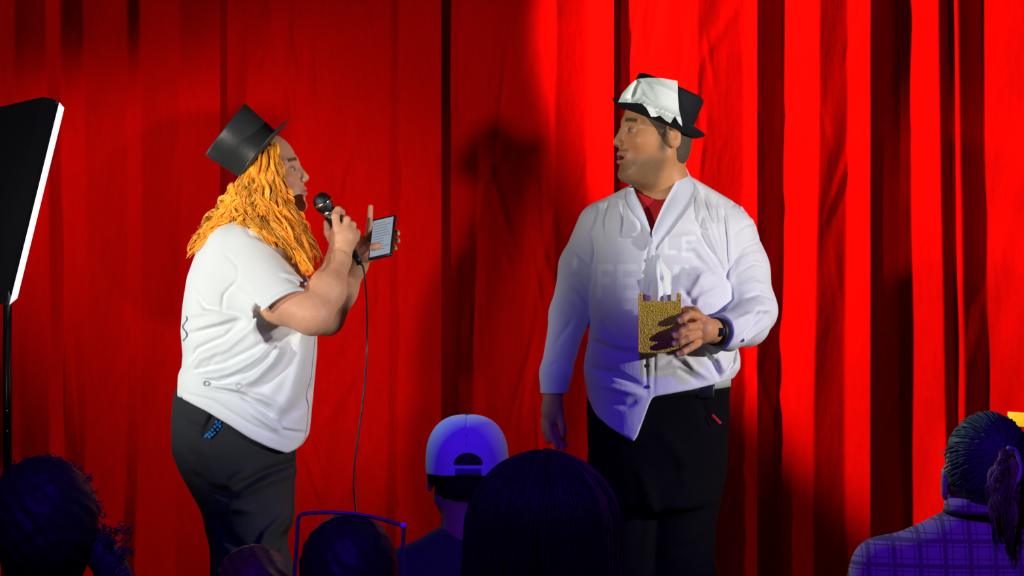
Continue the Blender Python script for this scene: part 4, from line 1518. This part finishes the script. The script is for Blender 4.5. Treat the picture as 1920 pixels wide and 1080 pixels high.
def torso(P, head, shw, drop, fl=1.0):
    hx, hy, hz = head
    zs = hz - drop
    d = None
    rows = [(0.065, 0.055, 0.055), (0.035, shw * 0.50, 0.075), (0.0, shw * 0.86, 0.098), (-0.05, shw * 1.0, 0.115), (-0.12, shw * 1.02, 0.125), (-0.25, shw * 0.92, 0.125), (-0.45, shw * 0.88, 0.13), (-0.60, shw * 0.9, 0.14)]
    zz = np.array([zs + a for a, _, _ in rows])[::-1]
    rx = sm_interp(P[:, 2], zz, np.array([b for _, b, _ in rows])[::-1], 0.015)
    ry = sm_interp(P[:, 2], zz, np.array([c for _, _, c in rows])[::-1], 0.015)
    x = np.abs(P[:, 0] - hx) / rx
    y = np.abs(P[:, 1] - hy) / ry
    q = (x ** 2.3 + y ** 2.3) ** (1 / 2.3)
    d = (q - 1) * np.minimum(rx, ry)
    d = smax(d, P[:, 2] - (zs + 0.065), 0.01)
    d = smax(d, max(zs - 0.62, 0.42) - P[:, 2], 0.02)
    for s in (-1, 1):
        d = smin(d, chain(P, [(hx + s * (shw - 0.03), hy, zs - 0.05), (hx + s * (shw + 0.03), hy + 0.02, zs - 0.30), (hx + s * (shw - 0.04), hy + 0.22, zs - 0.42)], [0.055, 0.048, 0.038]), 0.03)
    return d


def legs(P, head, shw):
    hx, hy, hz = head
    d = cone(P, (hx - 0.1, hy, 0.50), (hx + 0.1, hy, 0.50), 0.12, 0.12)
    for s in (-1, 1):
        d = smin(d, chain(P, [(hx + s * 0.09, hy, 0.50), (hx + s * 0.12, hy + 0.42, 0.49), (hx + s * 0.12, hy + 0.42, 0.08), (hx + s * 0.12, hy + 0.55, 0.055)], [0.085, 0.062, 0.048, 0.045]), 0.03)
    return smax(d, 0.003 - P[:, 2], 0.004)


def head_back(P, c, s=1.0):
    R = frame((0, 1, 0), (0, 0, 1))
    return head_d(((P - np.asarray(c, dtype=np.float32) + np.array([0, 0, 0.024 * s], dtype=np.float32)) @ R) / s) * s


def audience(label, px, py, Y, skin, cloth, shw, drop, s=1.0, res=0.005):
    c = W(px, py, Y)
    p = empty('person', (c[0], c[1], 0), label, 'person')

    def body(P):
        d = head_back(P, c, s)
        return smin(d, cone(P, c + [0, -0.015, -0.07], c + [0, -0.02, -drop], 0.052 * s, 0.056 * s), 0.03)
    build('body', body, c - [0.12, 0.14, drop + 0.06], c + [0.12, 0.16, 0.15], 0.004, M['skin'], p, lambda v: np.tile(np.array(skin), (len(v), 1)))
    tp = build('top', lambda P: torso(P, c, shw, drop), c - [shw + 0.13, 0.18, drop + 0.66], c + [shw + 0.13, 0.3, -drop + 0.10], res + 0.002, cloth, p)
    build('trousers', lambda P: legs(P, c, shw), (c[0] - 0.3, c[1] - 0.18, -0.02), (c[0] + 0.3, c[1] + 0.66, 0.66), 0.010, M['dark_cloth'], p)
    return p, c, tp


def shell(c, r, cutz, h=0.004, extra=None):
    def fn(P):
        d = ell(P, c, r)
        d = np.maximum(d, cutz - P[:, 2])
        return extra(P, d) if extra else d
    return fn


def hair_cap(p, c, r, low, m, color, noise=0.0, nf=60, h=0.004, extra=None):
    def fn(P):
        d = ell(P, c, r)
        if noise:
            d = d - noise * (np.sin(P[:, 0] * nf + 3 * np.sin(P[:, 2] * nf * 0.6)) * np.sin(P[:, 2] * nf * 0.9 + P[:, 1] * nf) + 0.6 * np.sin(P[:, 0] * nf * 2.3 + P[:, 2] * nf * 1.7))
        d = smax(d, low - P[:, 2], 0.01)
        return extra(P, d) if extra else d
    rs = np.random.RandomState(4)
    return build('hair', fn, np.asarray(c) - np.array(r) - 0.12, np.asarray(c) + np.array(r) + 0.06, h, m, p,
                 lambda v: np.array(color) * (0.75 + 0.5 * rs.rand(len(v), 1)))


# A: far left, curly hair
pA, cA, _ = audience('person in the corner below the softbox, dark purple-lit curly hair, seen from behind', 82, 975, 5.0, (0.10, 0.06, 0.05), M['dark_cloth'], 0.20, 0.24, 0.98)
hair_cap(pA, cA + [0, -0.01, 0.0], (0.094, 0.112, 0.108), cA[2] - 0.11, M['dark_hair'], (0.030, 0.010, 0.014), 0.0018, 90, 0.003)
r_ = np.random.RandomState(11)
paths = []
def curl(p0, dirv, ln, rr, turns, rc):
    n = 26
    u = np.linspace(0, 1, n)
    d_ = np.array(dirv) / np.linalg.norm(dirv)
    a = np.cross(d_, [0, 1, 0.2])
    a /= np.linalg.norm(a)
    b = np.cross(d_, a)
    g = np.array(p0)[None] + u[:, None] * d_ * ln + rc * np.clip(u * 3, 0, 1)[:, None] * (np.cos(u * turns * 6.28)[:, None] * a + np.sin(u * turns * 6.28)[:, None] * b)
    return g, rr * (1 - 0.6 * u)
for k in range(150):
    a = r_.uniform(-0.1, math.pi + 0.1)
    e = r_.uniform(-1.2, 1.2)
    q = cA + np.array([0.094 * math.cos(a) * math.cos(e), -0.11 * math.sin(e), 0.106 * math.sin(a) * math.cos(e)])
    paths.append(curl(q, (math.cos(a) + r_.normal(0, .6), r_.normal(0, .5), math.sin(a) * 0.6 + r_.normal(0, .6)), r_.uniform(.006, .018), .0011, r_.uniform(.7, 1.6), .0038))
for k in range(170):
    q = W(r_.uniform(168, 232), r_.uniform(985, 1120), 5.0 + r_.uniform(-0.03, 0.05))
    paths.append(curl(q, (r_.uniform(-0.2, 1), r_.normal(0, .4), r_.uniform(-1, .5)), r_.uniform(.012, .035), .0016, r_.uniform(.8, 2), .006))
v, f = tube_mesh(paths, 5)
tag(link('curls', v, f, M['dark_hair'], pA, True, np.tile(np.array((0.035, 0.018, 0.026)), (len(v), 1))), kind='stuff')
v, f = tube_mesh([(catmull([W(x, y, 5.0) for x, y in ((150, 1000), (190, 1040), (215, 1080), (225, 1140))], 14), np.array([.02, .024, .026, .028, .03, .03, .03, .03, .03, .03, .03, .03, .03, .03]))], 10)
link('side_hair', v, f, M['dark_hair'], pA, True, np.tile(np.array((0.03, 0.015, 0.022)), (len(v), 1)))
for k in range(14):
    q = W(232 + r_.normal(0, 7), 1068 + r_.uniform(-10, 12), 4.955)
    v, f = box_mesh((0.0022, 0.0012, 0.0022), np.array(Matrix.Rotation(r_.uniform(0, 3), 3, 'Y')), q)
    link('sequin', v, f, M['pink'], pA, smooth=False)

# B: small head in front of the woman's trousers
pB, cB, _ = audience('small person with light brown hair in front of the charcoal trousers, only head top visible', 476, 1110, 6.0, (0.3, 0.18, 0.12), M['navy'], 0.15, 0.22, 0.85)
hair_cap(pB, cB + [0, -0.01, 0.005], (0.078, 0.092, 0.092), cB[2] - 0.09, M['dark_hair'], (0.12, 0.065, 0.018), 0.0015, 100, 0.003)

# C: head with a wide arched hair band
pC, cC, _ = audience('person with dark hair under a thin arched hair band, between both performers, seen from behind', 655, 1068, 5.2, (0.12, 0.07, 0.05), M['dark_cloth'], 0.19, 0.25, 1.0)
hair_cap(pC, cC + [0, -0.012, 0.0], (0.086, 0.107, 0.100), cC[2] - 0.12, M['dark_hair'], (0.022, 0.008, 0.010), 0.0012, 90, 0.003)
YB = 5.17
bpts = [W(x, y, YB) for x, y in ((550, 1100), (556, 1030), (558, 990), (560, 970), (575, 963), (620, 961), (665, 964), (700, 970), (730, 978), (752, 985), (757, 992), (756, 1010), (755, 1050), (758, 1100))]
tag(tube('hair_band', bpts, 0.0034, mat('violet_gloss', (0.05, 0.03, 0.07), 0.3), pC, 10, 70), 'thin arched glossy hair band')
q = W(756, 986, YB - 0.004)
v, f = lathe([(0, -.006), (.0045, -.004), (.006, 0), (.0045, .004), (0, .006)], I3, q, 12)
link('band_knob', v, f, mat('violet_gloss_knob', (0.5, 0.35, 0.7), 0.2), pC)

# D: capped man
pD, cD, _ = audience('person in a blue-lit white baseball cap, seen from behind between the performers', 876, 868, 6.5, (0.45, 0.24, 0.12), M['navy'], 0.21, 0.20, 1.0)
hair_cap(pD, cD + [0, -0.012, 0.0], (0.083, 0.105, 0.098), cD[2] - 0.118, M['dark_hair'], (0.03, 0.018, 0.012), 0.0008, 120, 0.003,
         extra=lambda P, d: np.maximum(d, P[:, 1] - cD[1] - 0.03))


def capf(P):
    c = cD + [0, -0.012, 0.002]
    def sup(r):
        q = np.abs(P - c) / np.array(r)
        return ((q ** 2.45).sum(1) ** (1 / 2.45) - 1) * 0.092
    o = sup((0.0900, 0.112, 0.104))
    bul = np.clip((cD[2] + 0.02 - P[:, 2]) / 0.06, 0, 1) * 0.0
    d = smax(o, -sup((0.0860, 0.108, 0.100)), 0.002)
    d = smax(d, (w(0, 0)[2] * 0 + W(0, 893, 6.4)[2]) - P[:, 2], 0.003)
    # arched opening at the back with the strap below it
    oc = W(878, 869, 6.395)
    hole = np.maximum(np.hypot((P[:, 0] - oc[0]) / 0.031, (P[:, 2] - oc[2] + 0.004) / 0.026) * 0.026 - 0.026, P[:, 1] - cD[1])
    hole = np.maximum(hole, oc[2] - 0.003 - P[:, 2])
    d = smax(d, -hole, 0.002)
    # seams
    ang = np.arctan2(P[:, 0] - c[0], -(P[:, 1] - c[1]))
    for s in (0.0, 1.05, -1.05):
        d = d + (P[:, 2] > cD[2] + 0.035) * 0.0010 * np.exp(-((ang - s) / 0.018) ** 2)
    # bill
    bl = ell(P, c + np.array([0, 0.125, -0.030]), (0.075, 0.075, 0.030))
    bl = np.maximum(bl, np.abs(P[:, 2] - (c[2] - 0.024)) - 0.0025)
    return smin(d, np.maximum(bl, -o), 0.003)


capo = build('cap', capf, cD - [0.11, 0.125, 0.06], cD + [0.11, 0.22, 0.12], 0.0022, M['cap'], pD)
tag(capo, 'white baseball cap lit blue')
v, f = lathe([(0, .1065), (.006, .1055), (.008, .103)], I3, cD + [0, -0.012, 0.002], 16)
link('cap_button', v, f, M['navy'], capo)
oc = W(878, 884, 6.5 - 0.120)
v, f = box_mesh((0.056, 0.005, 0.013), I3, oc + [0, -0.0055, 0], 0.0012)
link('cap_strap', v, f, mat('violet_strap', (0.10, 0.05, 0.16), 0.6), capo)

# E: large head with long straight hair
pE, cE, _ = audience('person with long straight dark hair in the middle of the front, seen from behind', 1018, 1000, 4.0, (0.3, 0.17, 0.12), M['violet_cloth'], 0.20, 0.205, 1.0)
hair_cap(pE, cE + [0, -0.012, 0.002], (0.100, 0.115, 0.106), cE[2] - 0.16, M['dark_hair'], (0.026, 0.008, 0.012), 0.0006, 140, 0.003)
r_ = np.random.RandomState(21)
paths, cols = [], []
for k in range(520):
    a = r_.uniform(-math.pi * 0.98, math.pi * 0.02) if r_.rand() < 0.8 else r_.uniform(-math.pi, math.pi)
    dx, dy = math.cos(a), math.sin(a)
    cc = cE + np.array([0, -0.012, 0.002])
    st_ = r_.uniform(0.02, 0.5)
    n = 20
    pts = []
    for t in np.linspace(0, 1, n):
        ph2 = (st_ * 0.3 + (1 - st_ * 0.3) * min(1, t * 1.6)) * math.pi / 2
        zdrop = max(0, t - 0.62) * 0.42
        rr = math.sin(ph2)
        fl = 1 + 0.25 * max(0, t - 0.62)
        pts.append(cc + np.array([0.1025 * rr * dx * fl, 0.1175 * rr * dy * fl, 0.108 * math.cos(ph2) - zdrop + 0.0]) + np.array([r_.normal(0, .0006), r_.normal(0, .0006), 0]))
    g = np.array(pts) + r_.normal(0, 0.0010, 3)
    g[:, 0] += 0.002 * np.sin(np.linspace(0, 7, n) + r_.uniform(0, 6))
    paths.append((g, 0.0018 * np.linspace(1, 0.7, n)))
    c0 = np.array((0.028, 0.009, 0.012)) * r_.uniform(0.7, 1.4)
    if dx > 0.75 and r_.rand() < 0.5:  # right-hand strands lighter brown, the rim light put into their colour
        c0 = np.array((0.16, 0.07, 0.03)) * r_.uniform(0.6, 1.3)
    cols.append(np.tile(c0, (n * 4, 1)))
v, f = tube_mesh(paths, 4)
link('long_hair', v, f, M['dark_hair'], pE, True, np.vstack(cols))

# F: right, ponytail and plaid shirt
plaid = bpy.data.materials.new('plaid_flannel')
plaid.use_nodes = True
nt = plaid.node_tree
bs = nt.nodes['Principled BSDF']
bs.inputs['Roughness'].default_value = 0.9
bs.inputs['Specular IOR Level'].default_value = 0.1
tc = nt.nodes.new('ShaderNodeTexCoord')
sx = nt.nodes.new('ShaderNodeSeparateXYZ')
nt.links.new(tc.outputs['Object'], sx.inputs[0])
def stripes(sock, freq, width, phase=0.0):
    a = nt.nodes.new('ShaderNodeMath'); a.operation = 'MULTIPLY_ADD'; a.inputs[1].default_value = freq; a.inputs[2].default_value = phase
    nt.links.new(sock, a.inputs[0])
    b = nt.nodes.new('ShaderNodeMath'); b.operation = 'FRACT'
    nt.links.new(a.outputs[0], b.inputs[0])
    c = nt.nodes.new('ShaderNodeMath'); c.operation = 'LESS_THAN'; c.inputs[1].default_value = width
    nt.links.new(b.outputs[0], c.inputs[0])
    return c.outputs[0]
tot = None
for sock, fq, wd, phs in ((sx.outputs[0], 22, .18, 0), (sx.outputs[0], 44, .10, .3), (sx.outputs[2], 22, .18, .4), (sx.outputs[2], 44, .10, .1)):
    s_ = stripes(sock, fq, wd, phs)
    if tot is None:
        tot = s_
    else:
        ad = nt.nodes.new('ShaderNodeMath'); ad.operation = 'ADD'
        nt.links.new(tot, ad.inputs[0]); nt.links.new(s_, ad.inputs[1])
        tot = ad.outputs[0]
cr = nt.nodes.new('ShaderNodeValToRGB')
cr.color_ramp.elements[0].color = (0.50, 0.26, 0.24, 1)
cr.color_ramp.elements[1].position = 0.8
cr.color_ramp.elements[1].color = (0.22, 0.12, 0.10, 1)
nt.links.new(tot, cr.inputs['Fac'])
nt.links.new(cr.outputs['Color'], bs.inputs['Base Color'])
pF, cF, _ = audience('person with dark ponytail and plaid shirt at the lower corner, seen from behind', 1846, 878, 5.6, (0.42, 0.22, 0.13), plaid, 0.225, 0.135, 0.95)
hair_cap(pF, cF + [0.004, -0.012, 0.004], (0.082, 0.104, 0.103), cF[2] - 0.045, M['dark_hair'], (0.045, 0.038, 0.032), 0.0009, 120, 0.003,
         extra=lambda P, d: np.maximum(d, -(P[:, 0] - cF[0] + 0.115 - 0.9 * np.clip(P[:, 2] - cF[2] + 0.05, -0.03, 0.05))))
r_ = np.random.RandomState(31)
paths, cols = [], []
knot = W(1885, 850, 5.6 - 0.112)
for k in range(300):   # hair combed back to the knot
    a = r_.uniform(0, 2 * math.pi)
    e = r_.uniform(0.15, 1.25)
    st_ = cF + np.array([0.004, -0.012, 0.004]) + np.array([0.0835 * math.cos(a) * math.sin(e + .3), -0.106 * math.cos(e + .3) * 0.9 - 0.0, 0.105 * math.sin(a) * math.sin(e + .3)])
    if st_[2] < cF[2] - 0.03 and st_[0] < cF[0] - 0.05:
        continue
    n = 10
    g = []
    for t in np.linspace(0, 1, n):
        q = st_ * (1 - t) + knot * t
        rel = (q - (cF + [0.004, -0.012, 0.004])) / np.array([0.0835, 0.1055, 0.1045])
        rel = rel / max(np.linalg.norm(rel), 1e-6)
        g.append(cF + [0.004, -0.012, 0.004] + rel * np.array([0.0835, 0.1055, 0.1045]))
    paths.append((np.array(g), 0.0016))
    cols.append(np.tile(np.array((0.05, 0.042, 0.036)) * r_.uniform(0.6, 1.6), (n * 4, 1)))
v, f = tube_mesh(paths, 4)
link('combed_hair', v, f, M['dark_hair'], pF, True, np.vstack(cols))
gP = [[(1880, 842, 0, 5.50), (1862, 880, 0, 5.46), (1858, 930, 0, 5.45), (1880, 1000, 0, 5.45)],
      [(1886, 842, 0, 5.48), (1880, 890, 0, 5.44), (1875, 950, 0, 5.43), (1890, 1030, 0, 5.44)],
      [(1892, 842, 0, 5.48), (1900, 890, 0, 5.44), (1898, 950, 0, 5.43), (1897, 1025, 0, 5.44)],
      [(1898, 842, 0, 5.50), (1912, 880, 0, 5.46), (1916, 940, 0, 5.45), (1908, 1005, 0, 5.45)]]
hair('ponytail', gP, 260, 0.003, 0.0035, 0.0018, (0.20, 0.13, 0.04), 0.6, M['dark_hair'], pF, n=22, seed=8, spread2=0.006)
for k in range(34):
    t = r_.rand()
    q = W(1888 - 18 * t + r_.normal(0, 3), 850 + 52 * t + r_.normal(0, 3), 5.415)
    v, f = box_mesh((0.003, 0.0012, 0.003), np.array(Matrix.Rotation(r_.uniform(0, 3), 3, 'Y') @ Matrix.Rotation(r_.normal(0, .5), 3, 'X')), q)
    link('sequin', v, f, M['glitter'], pF, smooth=False)
v, f = tube_mesh([(catmull([W(1890, 840, 5.44), W(1905, 846, 5.45), W(1914, 880, 5.44), W(1908, 905, 5.43)], 14), 0.004)], 8)
tag(link('hair_tie', v, f, mat('pale_scrunchie', (0.45, 0.35, 0.25), 0.7), pF), 'pale hair tie')
# shirt collar
v, f = lathe([(0.058, 0.0), (0.075, -0.002), (0.080, -0.028), (0.074, -0.030), (0.060, -0.006)], I3, cF + [0, -0.015, -0.052], 40)
link('shirt_collar', v, f, plaid, pF)
# glasses arm at the temple
v, f = tube_mesh([([W(1776, 858, 5.6), W(1766, 846, 5.7)], 0.0015)], 8)
link('glasses', v, f, M['pink'], pF)

# small yellow card pinned on the curtain
bvC = bvh_of([o for o in curtain.children if o.name.startswith('curtain_panel')])
q = W(1912, 788, 9.55)
ya = hit_y(bvC, q[0] - 0.028, q[2], 9.0) or 9.55
yb = hit_y(bvC, q[0] + 0.028, q[2], 9.0) or 9.55
yaw = math.atan2(yb - ya, 0.056)
RC = np.array(Matrix.Rotation(yaw, 3, 'Z') @ Matrix.Rotation(math.radians(3), 3, 'Y'))
v, f = box_mesh((0.058, 0.003, 0.046), RC, (q[0], (ya + yb) / 2 - 0.002, q[2]), 0.001)
tag(link('card', v, f, M['yellow'], None), 'small bright yellow card on the red curtain just behind the ponytail person', 'card')
